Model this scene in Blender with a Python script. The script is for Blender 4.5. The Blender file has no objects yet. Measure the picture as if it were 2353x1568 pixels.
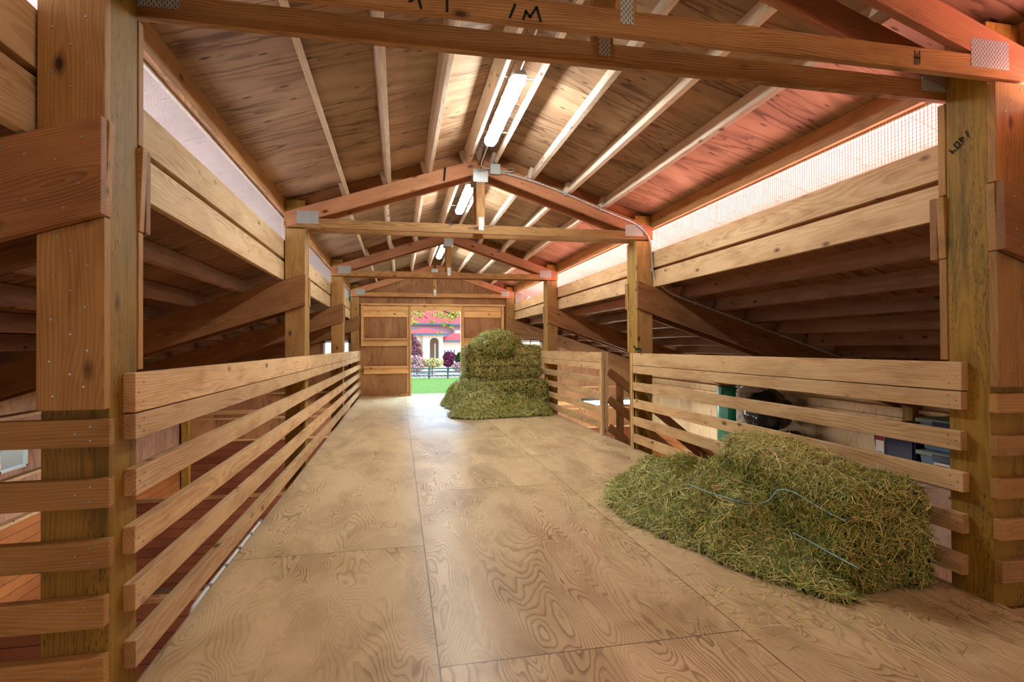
import bpy, bmesh, math, random
import numpy as np
from mathutils import Vector, Matrix
random.seed(7)
RNG = np.random.default_rng(11)
S = bpy.context.scene
C = S.collection

# ------------------------------------------------------------------ camera
CAM_YAW, CAM_PITCH, CAM_ROLL = 0.2037, 0.0096, 0.0050
FPX = 1259.65
cam_data = bpy.data.cameras.new('camera')
cam_data.sensor_width = 36.0
cam_data.lens = 36.0 * FPX / 2353.0
cam_data.clip_end = 400
cam = bpy.data.objects.new('camera', cam_data)
C.objects.link(cam)
def cam_axis(x3, y3, z3):
    cr, sr = math.cos(CAM_ROLL), math.sin(CAM_ROLL)
    xc = x3 * cr + y3 * sr
    y2 = -x3 * sr + y3 * cr
    cp, sp = math.cos(CAM_PITCH), math.sin(CAM_PITCH)
    zc = z3 * cp - y2 * sp
    yc = z3 * sp + y2 * cp
    cy, sy = math.cos(CAM_YAW), math.sin(CAM_YAW)
    return Vector((zc * sy + xc * cy, zc * cy - xc * sy, yc))
rx, uy, fw = cam_axis(1, 0, 0), cam_axis(0, 1, 0), cam_axis(0, 0, 1)
cam.matrix_world = Matrix(((rx.x, uy.x, -fw.x, 0), (rx.y, uy.y, -fw.y, 0), (rx.z, uy.z, -fw.z, 1.1505), (0, 0, 0, 1)))
S.camera = cam

# ------------------------------------------------------------------ world, sun, exposure
S.view_settings.view_transform = 'Standard'
S.view_settings.look = 'None'
S.view_settings.gamma = 1.0
S.view_settings.use_curve_mapping = False
S.view_settings.exposure = 0.70
S.cycles.max_bounces = 6; S.cycles.caustics_reflective = False; S.cycles.caustics_refractive = False
world = bpy.data.worlds.new('world'); S.world = world; world.use_nodes = True
wn = world.node_tree.nodes; wl = world.node_tree.links
for n in list(wn): wn.remove(n)
wo = wn.new('ShaderNodeOutputWorld'); wb = wn.new('ShaderNodeBackground'); ws = wn.new('ShaderNodeTexSky')
ws.sky_type = 'NISHITA'; ws.sun_disc = False; ws.sun_elevation = math.radians(48); ws.sun_rotation = math.radians(140)
ws.air_density = 1.0; ws.dust_density = 1.5
wb.inputs['Strength'].default_value = 0.36
wl.new(ws.outputs[0], wb.inputs[0]); wl.new(wb.outputs[0], wo.inputs[0])

def light(name, kind, loc, energy, color, rot=None, direction=None, **kw):
    d = bpy.data.lights.new(name, kind); d.energy = energy; d.color = color
    for k, v in kw.items(): setattr(d, k, v)
    o = bpy.data.objects.new(name, d); C.objects.link(o); o.location = loc
    if direction is not None:   # local Y of a strip light lies along the barn
        z = -Vector(direction).normalized(); x = Vector((0, 1, 0)).cross(z).normalized(); y = z.cross(x)
        o.rotation_euler = Matrix((x, y, z)).transposed().to_euler()
    return o
light('sun', 'SUN', (6, -10, 20), 2.3, (1, .95, .86), direction=(-.42, .62, -.66), angle=math.radians(.6))
# daylight thrown up by the sunlit metal side roofs, just outside the two clerestory bands
light('roof_glow_right', 'AREA', (3.05, 5.4, 2.02), 300, (1.0, .45, .41), direction=(-.6, 0, 1), shape='RECTANGLE', size=.42, size_y=15.0)
light('roof_glow_left', 'AREA', (-1.36, 5.4, 2.02), 88, (.86, .90, 1.0), direction=(.7, 0, 1), shape='RECTANGLE', size=.42, size_y=15.0)

# hidden area lamp added above the doorway, boosting skylight on the floor
light('door_sky_fill', 'AREA', (.9, 14.5, 3.0), 650, (.50, .78, 1.0), direction=(0, -1, -.72), shape='RECTANGLE', size=3.2, size_y=1.2)

# ------------------------------------------------------------------ node helpers
def srgb(r, g, b):
    f = lambda c: (c / 255 / 12.92) if c / 255 <= .04045 else ((c / 255 + .055) / 1.055) ** 2.4
    return (f(r), f(g), f(b), 1)
class NT:
    def __init__(s, name):
        s.m = bpy.data.materials.new(name); s.m.use_nodes = True
        s.t = s.m.node_tree; s.n = s.t.nodes; s.l = s.t.links
        s.b = s.n['Principled BSDF']
    def new(s, typ, **kw):
        n = s.n.new(typ)
        for k, v in kw.items(): setattr(n, k, v)
        return n
    def put(s, n, i, v):
        if v is None: return
        if hasattr(v, 'is_linked') or hasattr(v, 'links'): s.l.new(v, n.inputs[i])
        else: n.inputs[i].default_value = v
    def math(s, op, a, b=None, c=None, clamp=False):
        n = s.new('ShaderNodeMath', operation=op, use_clamp=clamp)
        s.put(n, 0, a); s.put(n, 1, b); s.put(n, 2, c); return n.outputs[0]
    def vmath(s, op, a, b=None):
        n = s.new('ShaderNodeVectorMath', operation=op); s.put(n, 0, a); s.put(n, 1, b); return n.outputs[0]
    def vscale(s, a, k):
        n = s.new('ShaderNodeVectorMath', operation='SCALE'); s.put(n, 0, a); s.put(n, 'Scale', k); return n.outputs[0]
    def sep(s, v):
        n = s.new('ShaderNodeSeparateXYZ'); s.l.new(v, n.inputs[0]); return n.outputs
    def comb(s, x, y, z):
        n = s.new('ShaderNodeCombineXYZ'); s.put(n, 0, x); s.put(n, 1, y); s.put(n, 2, z); return n.outputs[0]
    def noise(s, v, scale=1, detail=2, rough=.5, dist=0, w=None):
        n = s.new('ShaderNodeTexNoise')
        if w is not None: n.noise_dimensions = '4D'; s.put(n, 'W', w)
        s.l.new(v, n.inputs['Vector']); n.inputs['Scale'].default_value = scale
        n.inputs['Detail'].default_value = detail; n.inputs['Roughness'].default_value = rough
        n.inputs['Distortion'].default_value = dist; return n.outputs['Fac']
    def voro(s, v, scale=1, feature='F1', rand=1.0):
        n = s.new('ShaderNodeTexVoronoi', feature=feature); s.l.new(v, n.inputs['Vector'])
        n.inputs['Scale'].default_value = scale; n.inputs['Randomness'].default_value = rand; return n
    def ramp(s, f, a, b, lo=0., hi=1., smooth=True):
        n = s.new('ShaderNodeMapRange', interpolation_type='SMOOTHSTEP' if smooth else 'LINEAR'); n.clamp = True
        s.put(n, 0, f); s.put(n, 1, a); s.put(n, 2, b); s.put(n, 3, lo); s.put(n, 4, hi); return n.outputs[0]
    def mix(s, f, a, b, mode='MIX'):
        n = s.new('ShaderNodeMix', data_type='RGBA', blend_type=mode)
        s.put(n, 0, f); s.put(n, 6, a); s.put(n, 7, b); return n.outputs[2]
    def out(s, color, rough=.6, bump=None, bstr=.3, bdist=.002, spec=.35, metal=0.):
        s.put(s.b, 'Base Color', color); s.put(s.b, 'Roughness', rough); s.put(s.b, 'Metallic', metal)
        s.b.inputs['Specular IOR Level'].default_value = spec
        if bump is not None:
            n = s.new('ShaderNodeBump'); n.inputs['Strength'].default_value = bstr; n.inputs['Distance'].default_value = bdist
            s.l.new(bump, n.inputs['Height']); s.l.new(n.outputs[0], s.b.inputs['Normal'])
        return s.m

def plain(name, col, rough=.6, metal=0., spec=.4, emit=None, estr=0., trans=0., alpha=None):
    t = NT(name); t.out(col, rough, metal=metal, spec=spec)
    if emit: t.b.inputs['Emission Color'].default_value = emit; t.b.inputs['Emission Strength'].default_value = estr
    if trans: t.b.inputs['Transmission Weight'].default_value = trans
    return t.m

def lumber(name, light_c, dark_c, knot_c, ring=.0085, treated=False, contrast=.75, rough=.62, knots=True):
    """sawn board; the grain runs along the object's local X"""
    t = NT(name)
    tc = t.new('ShaderNodeTexCoord'); oi = t.new('ShaderNodeObjectInfo')
    r = oi.outputs['Random']
    x, y, z = t.sep(tc.outputs['Object'])
    xo = t.math('MULTIPLY_ADD', r, 53.0, x)
    r2 = t.math('FRACT', t.math('MULTIPLY', r, 17.3)); r3 = t.math('FRACT', t.math('MULTIPLY', r, 91.7))
    yo = t.math('ADD', y, t.math('MULTIPLY_ADD', r2, .16, -.08)); zo = t.math('ADD', z, t.math('MULTIPLY_ADD', r3, .16, -.08))
    slow = t.comb(t.math('MULTIPLY', xo, 1.0), t.math('MULTIPLY', yo, 4.0), t.math('MULTIPLY', zo, 4.0))
    n1 = t.noise(slow, 1.0, 2, .5, 0, r)
    n2 = t.noise(t.vmath('ADD', slow, (9, 4, 2)), 1.0, 2, .5, 0, r)
    n3 = t.noise(t.comb(t.math('MULTIPLY', xo, 5.0), t.math('MULTIPLY', yo, 14.0), t.math('MULTIPLY', zo, 14.0)), 1, 2)
    yy = t.math('MULTIPLY_ADD', t.math('SUBTRACT', n1, .5), .16, yo); zz = t.math('MULTIPLY_ADD', t.math('SUBTRACT', n2, .5), .16, zo)
    rad = t.math('SQRT', t.math('ADD', t.math('MULTIPLY', yy, yy), t.math('MULTIPLY', zz, zz)))
    rad = t.math('MULTIPLY_ADD', n3, .012, rad)
    ph = t.math('FRACT', t.math('DIVIDE', rad, ring))
    band = t.math('MULTIPLY', t.ramp(ph, .15, .85), t.ramp(ph, .86, .99, 1, 0))
    fib = t.noise(t.comb(t.math('MULTIPLY', xo, 4.0), t.math('MULTIPLY', yo, 160.0), t.math('MULTIPLY', zo, 160.0)), 1, 2, .6)
    blotch = t.noise(t.comb(t.math('MULTIPLY', xo, 2.2), t.math('MULTIPLY', y, 9.0), t.math('MULTIPLY', z, 9.0)), 1, 3, .6, .5)
    f = t.math('MULTIPLY', band, contrast * .62)
    f = t.math('ADD', f, t.math('MULTIPLY', t.ramp(fib, .3, .75), .30))
    f = t.math('ADD', f, t.ramp(blotch, .35, .8, -.12, .42), clamp=True)
    col = t.mix(f, light_c, dark_c)
    tone = t.math('MULTIPLY_ADD', t.math('FRACT', t.math('MULTIPLY', r, 7.77)), .34, .82)
    col = t.mix(1.0, col, t.comb(tone, t.math('MULTIPLY_ADD', tone, .9, .08), t.math('MULTIPLY_ADD', tone, .8, .14)), 'MULTIPLY')
    if knots:
        vk = t.voro(t.comb(t.math('MULTIPLY', xo, 3.4), t.math('MULTIPLY', yo, 7.0), t.math('MULTIPLY', zo, 7.0)), 1)
        vd = t.math('MULTIPLY_ADD', t.math('SUBTRACT', n3, .5), .05, vk.outputs['Distance'])
        col = t.mix(t.ramp(vd, .075, .17, .55, 0), col, knot_c)
        col = t.mix(t.ramp(vd, .05, .085, .85, 0), col, knot_c)
    if treated:
        vs = t.voro(t.comb(t.math('MULTIPLY', x, 26.0), t.math('MULTIPLY', y, 190.0), t.math('MULTIPLY', z, 190.0)), 1)
        sl = t.ramp(vs.outputs['Distance'], .20, .36, .75, 0)
        sl = t.math('MULTIPLY', sl, t.ramp(t.noise(t.comb(t.math('MULTIPLY', x, 2), t.math('MULTIPLY', y, 12), t.math('MULTIPLY', z, 12)), 1, 3), .42, .6))
        gr = t.ramp(t.noise(t.comb(t.math('MULTIPLY', xo, 1.5), t.math('MULTIPLY', y, 14), t.math('MULTIPLY', z, 14)), 1, 3, .6, 1.0), .5, .75)
        col = t.mix(t.math('MULTIPLY', gr, .55), col, srgb(78, 80, 30))
        col = t.mix(sl, col, srgb(46, 38, 18))
    h = t.math('ADD', t.math('MULTIPLY', fib, .6), t.math('MULTIPLY', band, -.4))
    return t.out(col, rough, h, .25, .0015, .3)

def plywood(name, light_c, dark_c, axis='Y', panel=(1.215, 2.43), origin=(.14, 3.22), stagger=1.2, lines=11.0, fine=2.6,
            seam=.9, knots=0.0, rough=.5, contrast=.8, plane='XY', patch=None, stain=None):
    """rotary-cut veneer with flowing contour grain; axis = grain direction"""
    t = NT(name)
    tc = t.new('ShaderNodeTexCoord'); X, Y, Z = t.sep(tc.outputs['Object'])
    a, b = {'XY': (X, Y), 'XZ': (X, Z), 'YZ': (Y, Z)}[plane]
    u = t.math('DIVIDE', t.math('SUBTRACT', a, origin[0]), panel[0])
    col_i = t.math('FLOOR', u)
    odd = t.math('ABSOLUTE', t.math('MODULO', col_i, 2.0))
    v = t.math('DIVIDE', t.math('SUBTRACT', t.math('SUBTRACT', b, origin[1]), t.math('MULTIPLY', t.math('SUBTRACT', 1.0, odd), stagger)), panel[1])
    row_i = t.math('FLOOR', v)
    pid = t.math('ADD', t.math('MULTIPLY', col_i, 3.17), t.math('MULTIPLY', row_i, 7.31))
    fu, fv = t.math('FRACT', u), t.math('FRACT', v)
    du = t.math('MULTIPLY', t.math('MINIMUM', fu, t.math('SUBTRACT', 1.0, fu)), panel[0])
    dv = t.math('MULTIPLY', t.math('MINIMUM', fv, t.math('SUBTRACT', 1.0, fv)), panel[1])
    sm = t.ramp(t.math('MINIMUM', du, dv), .0012, .0035, 1, 0)
    along, across = (b, a) if axis in ('Y', 'Z') else (a, b)
    vec = t.comb(t.math('MULTIPLY', along, .75), t.math('MULTIPLY', across, fine), t.math('MULTIPLY', pid, 1.7))
    n = t.noise(vec, 1.0, 2, .42, .35)
    n2 = t.noise(t.comb(t.math('MULTIPLY', along, 5.0), t.math('MULTIPLY', across, 11.0), pid), 1, 2, .5)
    nn = t.math('ADD', t.math('MULTIPLY', n, lines), t.math('MULTIPLY', n2, .9 if lines < 40 else 1.9))
    nn = t.math('ADD', nn, t.math('MULTIPLY', across, 7.0 if lines < 40 else 22.0))
    ph = t.math('FRACT', nn)
    ln = t.math('MULTIPLY', t.ramp(ph, .35, .93), t.ramp(ph, .95, 1.0, 1, 0))
    ln = t.math('POWER', ln, 1.6)
    reg = t.ramp(t.noise(t.comb(along, t.math('MULTIPLY', across, 2.2), pid), 1.1, 2), .32, .62, .25, 1)
    fib = t.noise(t.comb(t.math('MULTIPLY', along, 14.0), t.math('MULTIPLY', across, 240.0), 0.), 1, 2, .6)
    bl = t.noise(t.comb(t.math('MULTIPLY', along, 1.1), t.math('MULTIPLY', across, 2.6), t.math('MULTIPLY', pid, .9)), 1.3, 3, .6, .6)
    f = t.math('MULTIPLY', t.math('MULTIPLY', ln, reg), contrast)
    f = t.math('ADD', f, t.ramp(fib, .35, .8, 0, .2))
    f = t.math('ADD', f, t.ramp(bl, .35, .75, -.1, .4), clamp=True)
    col = t.mix(f, light_c, dark_c)
    if patch:
        g = t.ramp(t.noise(t.comb(t.math('MULTIPLY', along, .5), t.math('MULTIPLY', across, 1.1), t.math('ADD', pid, 4.)), 1.2, 3, .55, .8), .52, .66)
        col = t.mix(t.math('MULTIPLY', g, .75), col, patch)
    if stain:
        g2 = t.ramp(t.noise(t.comb(t.math('MULTIPLY', along, 1.4), t.math('MULTIPLY', across, 3.0), t.math('ADD', pid, 9.)), 1.5, 4, .6, .4), .54, .74)
        col = t.mix(t.math('MULTIPLY', g2, .5), col, stain)
    if knots:
        vk = t.voro(t.comb(t.math('MULTIPLY', along, 4.2), t.math('MULTIPLY', across, 13.0), pid), 1)
        kd = t.math('MULTIPLY_ADD', t.math('SUBTRACT', n2, .5), .14, vk.outputs['Distance'])
        col = t.mix(t.ramp(kd, .07, .15, knots, 0), col, srgb(40, 22, 14))
    wn_ = t.new('ShaderNodeTexWhiteNoise', noise_dimensions='1D'); t.put(wn_, 'W', pid)
    tone = t.math('MULTIPLY_ADD', wn_.outputs['Value'], .2, .88)
    col = t.mix(1.0, col, t.comb(tone, tone, tone), 'MULTIPLY')
    col = t.mix(t.math('MULTIPLY', sm, seam), col, srgb(52, 36, 24))
    h = t.math('ADD', t.math('MULTIPLY', ln, -.5), t.math('MULTIPLY', fib, .3))
    return t.out(col, rough, h, .18, .0012, .4)

def planks(name, cl, cd, pitch=.14, plane='XZ', rough=.4):
    t = NT(name)
    tc = t.new('ShaderNodeTexCoord'); X, Y, Z = t.sep(tc.outputs['Object'])
    a = X if plane == 'XZ' else Y
    u = t.math('DIVIDE', Z, pitch); row = t.math('FLOOR', u); fu = t.math('FRACT', u)
    g = t.ramp(t.math('MINIMUM', fu, t.math('SUBTRACT', 1.0, fu)), .02, .05, 1, 0)
    gl = t.ramp(fu, .9, .97, 0, 1)
    fib = t.noise(t.comb(t.math('MULTIPLY', a, 3.0), t.math('MULTIPLY', Z, 60.0), row), 1, 3, .6)
    bl = t.noise(t.comb(a, t.math('MULTIPLY', row, 3.7), 0.), 1.2, 2)
    col = t.mix(t.math('ADD', t.math('MULTIPLY', fib, .5), t.ramp(bl, .3, .7, 0, .6), clamp=True), cl, cd)
    vk = t.voro(t.comb(t.math('MULTIPLY', a, 3.0), t.math('MULTIPLY', Z, 7.0), row), 1)
    col = t.mix(t.ramp(vk.outputs['Distance'], .06, .1, .7, 0), col, srgb(60, 25, 12))
    col = t.mix(t.math('MULTIPLY', g, .75), col, srgb(48, 22, 14))
    return t.out(col, rough, t.math('SUBTRACT', 1.0, g), .5, .004, .5)

M = {}
M['rail'] = lumber('rail_wood', srgb(224, 192, 150), srgb(160, 116, 76), srgb(84, 56, 36), contrast=.5, ring=.011)
M['header'] = lumber('header_wood', srgb(226, 196, 156), srgb(168, 124, 86), srgb(92, 62, 42), contrast=.5, ring=.012)
M['plank'] = lumber('plank_wood', srgb(186, 144, 90), srgb(132, 92, 52), srgb(52, 28, 14), contrast=.5, ring=.01)
M['post'] = lumber('treated_post_wood', srgb(176, 138, 56), srgb(112, 82, 34), srgb(60, 44, 20), treated=True, contrast=.5)
M['rafter'] = lumber('rafter_wood', srgb(166, 118, 78), srgb(108, 70, 42), srgb(58, 26, 14), contrast=.7, ring=.009)
M['chord'] = lumber('chord_wood', srgb(190, 142, 92), srgb(126, 84, 50), srgb(58, 30, 14), contrast=.8, ring=.009)
M['topchord'] = lumber('top_chord_wood', srgb(190, 134, 100), srgb(140, 90, 64), srgb(62, 30, 20), contrast=.6)
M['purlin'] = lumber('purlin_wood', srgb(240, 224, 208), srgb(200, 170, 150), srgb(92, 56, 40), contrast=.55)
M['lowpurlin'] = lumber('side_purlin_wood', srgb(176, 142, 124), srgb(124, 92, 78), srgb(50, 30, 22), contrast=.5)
M['trimw'] = lumber('door_trim_wood', srgb(224, 178, 124), srgb(170, 118, 72), srgb(70, 38, 20), contrast=.45)
M['deck'] = plywood('deck_plywood', srgb(222, 198, 158), srgb(124, 94, 66), 'Y', lines=54, fine=3.0, contrast=.58, rough=.32, stain=srgb(188, 158, 116))
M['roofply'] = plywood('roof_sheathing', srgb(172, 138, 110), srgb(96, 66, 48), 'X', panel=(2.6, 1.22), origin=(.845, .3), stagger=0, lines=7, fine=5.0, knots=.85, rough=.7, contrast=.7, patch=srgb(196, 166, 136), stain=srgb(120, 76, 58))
M['soffit'] = plywood('pale_soffit_plywood', srgb(186, 172, 166), srgb(150, 132, 124), 'X', panel=(2.6, 1.22), origin=(.845, .3), stagger=0, lines=6, fine=5.0, knots=.5, rough=.7, contrast=.3)
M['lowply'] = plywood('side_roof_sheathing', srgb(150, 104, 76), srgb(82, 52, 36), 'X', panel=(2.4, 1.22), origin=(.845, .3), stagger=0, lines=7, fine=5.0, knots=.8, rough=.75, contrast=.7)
M['wallply'] = plywood('end_wall_plywood', srgb(166, 116, 76), srgb(112, 70, 44), 'Z', panel=(1.22, 6.0), origin=(.285, -3.0), stagger=0, lines=6, fine=8.0, knots=.5, rough=.6, contrast=.55, plane='XZ', patch=srgb(190, 140, 92))
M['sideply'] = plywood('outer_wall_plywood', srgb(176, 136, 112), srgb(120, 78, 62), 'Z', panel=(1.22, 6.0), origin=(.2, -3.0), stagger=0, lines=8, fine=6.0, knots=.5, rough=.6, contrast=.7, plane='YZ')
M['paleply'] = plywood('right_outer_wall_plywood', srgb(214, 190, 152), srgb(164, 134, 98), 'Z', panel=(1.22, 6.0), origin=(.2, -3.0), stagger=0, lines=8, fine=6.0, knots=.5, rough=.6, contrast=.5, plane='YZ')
M['tgX'] = planks('stall_planks_cross', srgb(150, 88, 58), srgb(98, 50, 34), plane='XZ')
M['tgY'] = planks('stall_planks_long', srgb(190, 124, 72), srgb(140, 80, 44), plane='YZ')
M['metal'] = None
def plate_mat():
    t = NT('galvanised_nail_plate'); tc = t.new('ShaderNodeTexCoord'); X, Y, Z = t.sep(tc.outputs['Object'])
    col_i = t.math('FLOOR', t.math('DIVIDE', X, .0085))
    sh = t.math('MULTIPLY', t.math('MODULO', t.math('ABSOLUTE', col_i), 2.0), .5)
    u = t.math('FRACT', t.math('DIVIDE', X, .0085)); v = t.math('FRACT', t.math('ADD', t.math('DIVIDE', Z, .021), sh))
    s = t.math('MULTIPLY', t.math('MULTIPLY', t.ramp(u, .28, .36), t.ramp(u, .64, .72, 1, 0)), t.math('MULTIPLY', t.ramp(v, .18, .26), t.ramp(v, .7, .78, 1, 0)))
    col = t.mix(s, srgb(196, 200, 200), srgb(70, 62, 52))
    return t.out(col, t.mix(s, (.38, .38, .38, 1), (.9, .9, .9, 1)), t.math('SUBTRACT', 1.0, s), .6, .003, .5, metal=.45)
M['plate'] = plate_mat()
M['nail'] = plain('nail_steel', srgb(170, 176, 178), .4, .6)
M['galv'] = plain('galvanised_steel', srgb(188, 190, 190), .38, .55)
M['box'] = plain('junction_box_grey', srgb(172, 184, 186), .45, .2)
M['white'] = plain('white_painted_plastic', srgb(226, 228, 228), .4)
M['vinyl'] = plain('white_vinyl_frame', srgb(224, 226, 220), .4)
M['lampbody'] = plain('lamp_housing', srgb(200, 204, 204), .35)
M['lamp'] = plain('lamp_diffuser', (1, 1, 1, 1), .4, emit=(.95, 1.0, .93, 1), estr=72.0)
M['lamp2'] = plain('stall_fill_diffuser', (1, 1, 1, 1), .4, emit=(1.0, .95, .86, 1), estr=135.0)  # for the added fill lamps under the loft
M['lamp3'] = plain('aisle_fill_diffuser', (1, 1, 1, 1), .4, emit=(1.0, .90, .80, 1), estr=30.0)  # for the added fill lamps in the side aisles
M['lamp4'] = plain('dim_lamp_diffuser', (1, 1, 1, 1), .4, emit=(1.0, .93, .72, 1), estr=22.0)
M['mesh'] = plain('hardware_cloth_wire', srgb(150, 140, 134), .5, .3)
M['ink'] = plain('black_ink', srgb(26, 22, 20), .8)
M['twine'] = plain('blue_baling_twine', srgb(150, 200, 220), .6)
M['roofmetal'] = plain('red_roof_metal', srgb(190, 60, 54), .5)
M['glass'] = None
def glass():
    t = NT('window_glass'); m = t.m
    for n in list(t.n): t.n.remove(n)
    o = t.new('ShaderNodeOutputMaterial'); a = t.new('ShaderNodeBsdfTransparent'); g = t.new('ShaderNodeBsdfGlossy'); g.inputs['Roughness'].default_value = .05
    x = t.new('ShaderNodeMixShader'); x.inputs[0].default_value = .06
    t.l.new(a.outputs[0], x.inputs[1]); t.l.new(g.outputs[0], x.inputs[2]); t.l.new(x.outputs[0], o.inputs[0]); return m
M['glass'] = glass()
def dirt():
    t = NT('stable_dirt'); tc = t.new('ShaderNodeTexCoord')
    n = t.noise(tc.outputs['Object'], 3, 5, .7); return t.out(t.mix(n, srgb(120, 88, 60), srgb(70, 48, 32)), .9, n, .6, .02)
M['dirt'] = dirt()
def two(name, a, b, scale, rough=.8, detail=4, bump=.5, bd=.02):
    t = NT(name); tc = t.new('ShaderNodeTexCoord'); n = t.noise(tc.outputs['Object'], scale, detail, .65)
    return t.out(t.mix(t.ramp(n, .3, .7), a, b), rough, n, bump, bd)
M['grass'] = two('lawn_grass', srgb(122, 166, 66), srgb(80, 128, 42), 5)
M['gravel'] = two('pale_gravel_drive', srgb(206, 196, 190), srgb(170, 156, 150), 6)
M['concrete'] = two('concrete_apron', srgb(190, 190, 192), srgb(160, 160, 160), 8)
M['stucco'] = two('cream_stucco', srgb(232, 222, 200), srgb(214, 204, 184), 4)
M['mauve_shade'] = two('shaded_mauve_stucco', srgb(190, 168, 178), srgb(176, 152, 164), 4)  # house stucco with the upper walls' shade put into the colour
M['tile'] = None
def tile():
    t = NT('red_tile_roof'); tc = t.new('ShaderNodeTexCoord'); X, Y, Z = t.sep(tc.outputs['Object'])
    f = t.math('FRACT', t.math('MULTIPLY', X, 3.2)); n = t.noise(tc.outputs['Object'], 3, 3)
    col = t.mix(t.math('ADD', t.math('MULTIPLY', f, .4), t.math('MULTIPLY', n, .5)), srgb(214, 96, 96), srgb(150, 44, 50))
    return t.out(col, .7, f, .5, .03)
M['tile'] = tile()
M['teal'] = plain('teal_fascia_paint', srgb(40, 92, 116), .6)
M['fence'] = plain('dark_green_fence_paint', srgb(34, 72, 62), .7)
M['whitewall'] = plain('white_painted_wall', srgb(244, 240, 232), .7)
M['beige'] = plain('beige_recess_wall', srgb(196, 176, 146), .8)
M['darkglass'] = plain('dark_window_glass', srgb(60, 70, 80), .2)
M['bark'] = two('bark', srgb(100, 80, 64), srgb(60, 46, 36), 8)
def leafm(name, a, b):
    t = NT(name); oi = t.new('ShaderNodeTexCoord'); n = t.noise(oi.outputs['Object'], 7, 2)
    t.out(t.mix(t.ramp(n, .35, .65), a, b), .6)
    t.b.inputs['Subsurface Weight'].default_value = 0
    return t.m
M['leaf_green'] = leafm('fresh_green_leaf', srgb(170, 186, 70), srgb(90, 124, 40))
M['leaf_dark'] = leafm('dark_green_leaf', srgb(60, 90, 40), srgb(34, 60, 26))
M['leaf_cream'] = leafm('cream_blossom', srgb(236, 226, 170), srgb(130, 140, 70))
M['leaf_pink'] = leafm('pink_blossom', srgb(216, 184, 190), srgb(130, 100, 96))
M['leaf_purple'] = leafm('purple_leaf', srgb(130, 50, 90), srgb(74, 24, 50))
M['leaf_maroon'] = leafm('maroon_leaf', srgb(150, 100, 110), srgb(90, 50, 60))
M['green_plastic'] = two('green_plastic_sheet', srgb(20, 130, 96), srgb(10, 90, 64), 3, .35, bump=.3)
M['carpet'] = two('pale_carpet_back', srgb(196, 184, 166), srgb(150, 136, 118), 12)
M['blackbag'] = plain('black_bin_liner', srgb(34, 34, 36), .25, spec=.6)
M['clearbag'] = plain('clear_plastic_film', srgb(190, 196, 200), .2, spec=.7)
M['navy'] = plain('navy_plastic', srgb(38, 44, 78), .35)
M['bluebin'] = plain('translucent_blue_plastic', srgb(96, 130, 160), .3)
M['greylid'] = plain('grey_green_plastic_lid', srgb(130, 146, 140), .35)
M['label'] = plain('label_paper', srgb(224, 222, 216), .6)
M['labelred'] = plain('label_red_print', srgb(150, 30, 44), .6)
M['labelblue'] = plain('label_blue_print', srgb(60, 90, 150), .6)
M['bronze'] = plain('dark_green_toy_plastic', srgb(48, 62, 54), .4)

def straw_mat(name):
    t = NT(name); a = t.new('ShaderNodeVertexColor'); a.layer_name = 'tint'
    t.out(a.outputs['Color'], .55, spec=.3); return t.m
M['straw'] = straw_mat('hay_stalk')
M['haycore'] = two('packed_hay', srgb(60, 58, 28), srgb(26, 26, 12), 30, .95)

# ------------------------------------------------------------------ mesh helpers
def tag(o, label=None, cat=None, group=None, kind=None):
    if label: o['label'] = label
    if cat: o['category'] = cat
    if group: o['group'] = group
    if kind: o['kind'] = kind
    return o
def empty(name, loc=(0, 0, 0), label=None, cat=None, group=None):
    o = bpy.data.objects.new(name, None); o.empty_display_size = .1; C.objects.link(o); o.location = loc
    return tag(o, label, cat, group)
WM = {}
def world_of(o):
    if o is None: return Matrix.Identity(4)
    if o.name in WM: return WM[o.name]
    return Matrix.Translation(o.location)
def put(o, mw, parent=None):
    if parent is not None:
        o.parent = parent; o.matrix_parent_inverse = Matrix.Identity(4)
        o.matrix_basis = world_of(parent).inverted() @ mw
    else: o.matrix_basis = mw
    WM[o.name] = mw
    return o
def mesh_obj(name, me, mw=None, parent=None):
    o = bpy.data.objects.new(name, me); C.objects.link(o)
    return put(o, mw or Matrix.Identity(4), parent)
def bm_obj(name, bm, mat, mw=None, parent=None, smooth=False):
    me = bpy.data.meshes.new(name); bmesh.ops.recalc_face_normals(bm, faces=bm.faces); bm.to_mesh(me); bm.free()
    for m in (mat if isinstance(mat, (list, tuple)) else [mat]): me.materials.append(m)
    if smooth: me.polygons.foreach_set('use_smooth', [True] * len(me.polygons))
    return mesh_obj(name, me, mw, parent)
def bm_box(bm, lo, hi, mi=0):
    vs = [bm.verts.new((x, y, z)) for x in (lo[0], hi[0]) for y in (lo[1], hi[1]) for z in (lo[2], hi[2])]
    fs = [(0, 1, 3, 2), (4, 6, 7, 5), (0, 4, 5, 1), (2, 3, 7, 6), (0, 2, 6, 4), (1, 5, 7, 3)]
    r = []
    for f in fs:
        q = bm.faces.new([vs[i] for i in f]); q.material_index = mi; r.append(q)
    return r
def box(name, lo, hi, mat, parent=None, bevel=0):
    bm = bmesh.new(); c = [(a + b) / 2 for a, b in zip(lo, hi)]
    bm_box(bm, [a - k for a, k in zip(lo, c)], [a - k for a, k in zip(hi, c)])
    if bevel: bmesh.ops.bevel(bm, geom=bm.edges[:], offset=bevel, segments=2, affect='EDGES', profile=.6)
    return bm_obj(name, bm, mat, Matrix.Translation(c), parent)
def wbox(name, lo, hi, mat, parent=None):
    """box whose texture space is world space"""
    bm = bmesh.new(); bm_box(bm, lo, hi); return bm_obj(name, bm, mat, None, parent)
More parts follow.
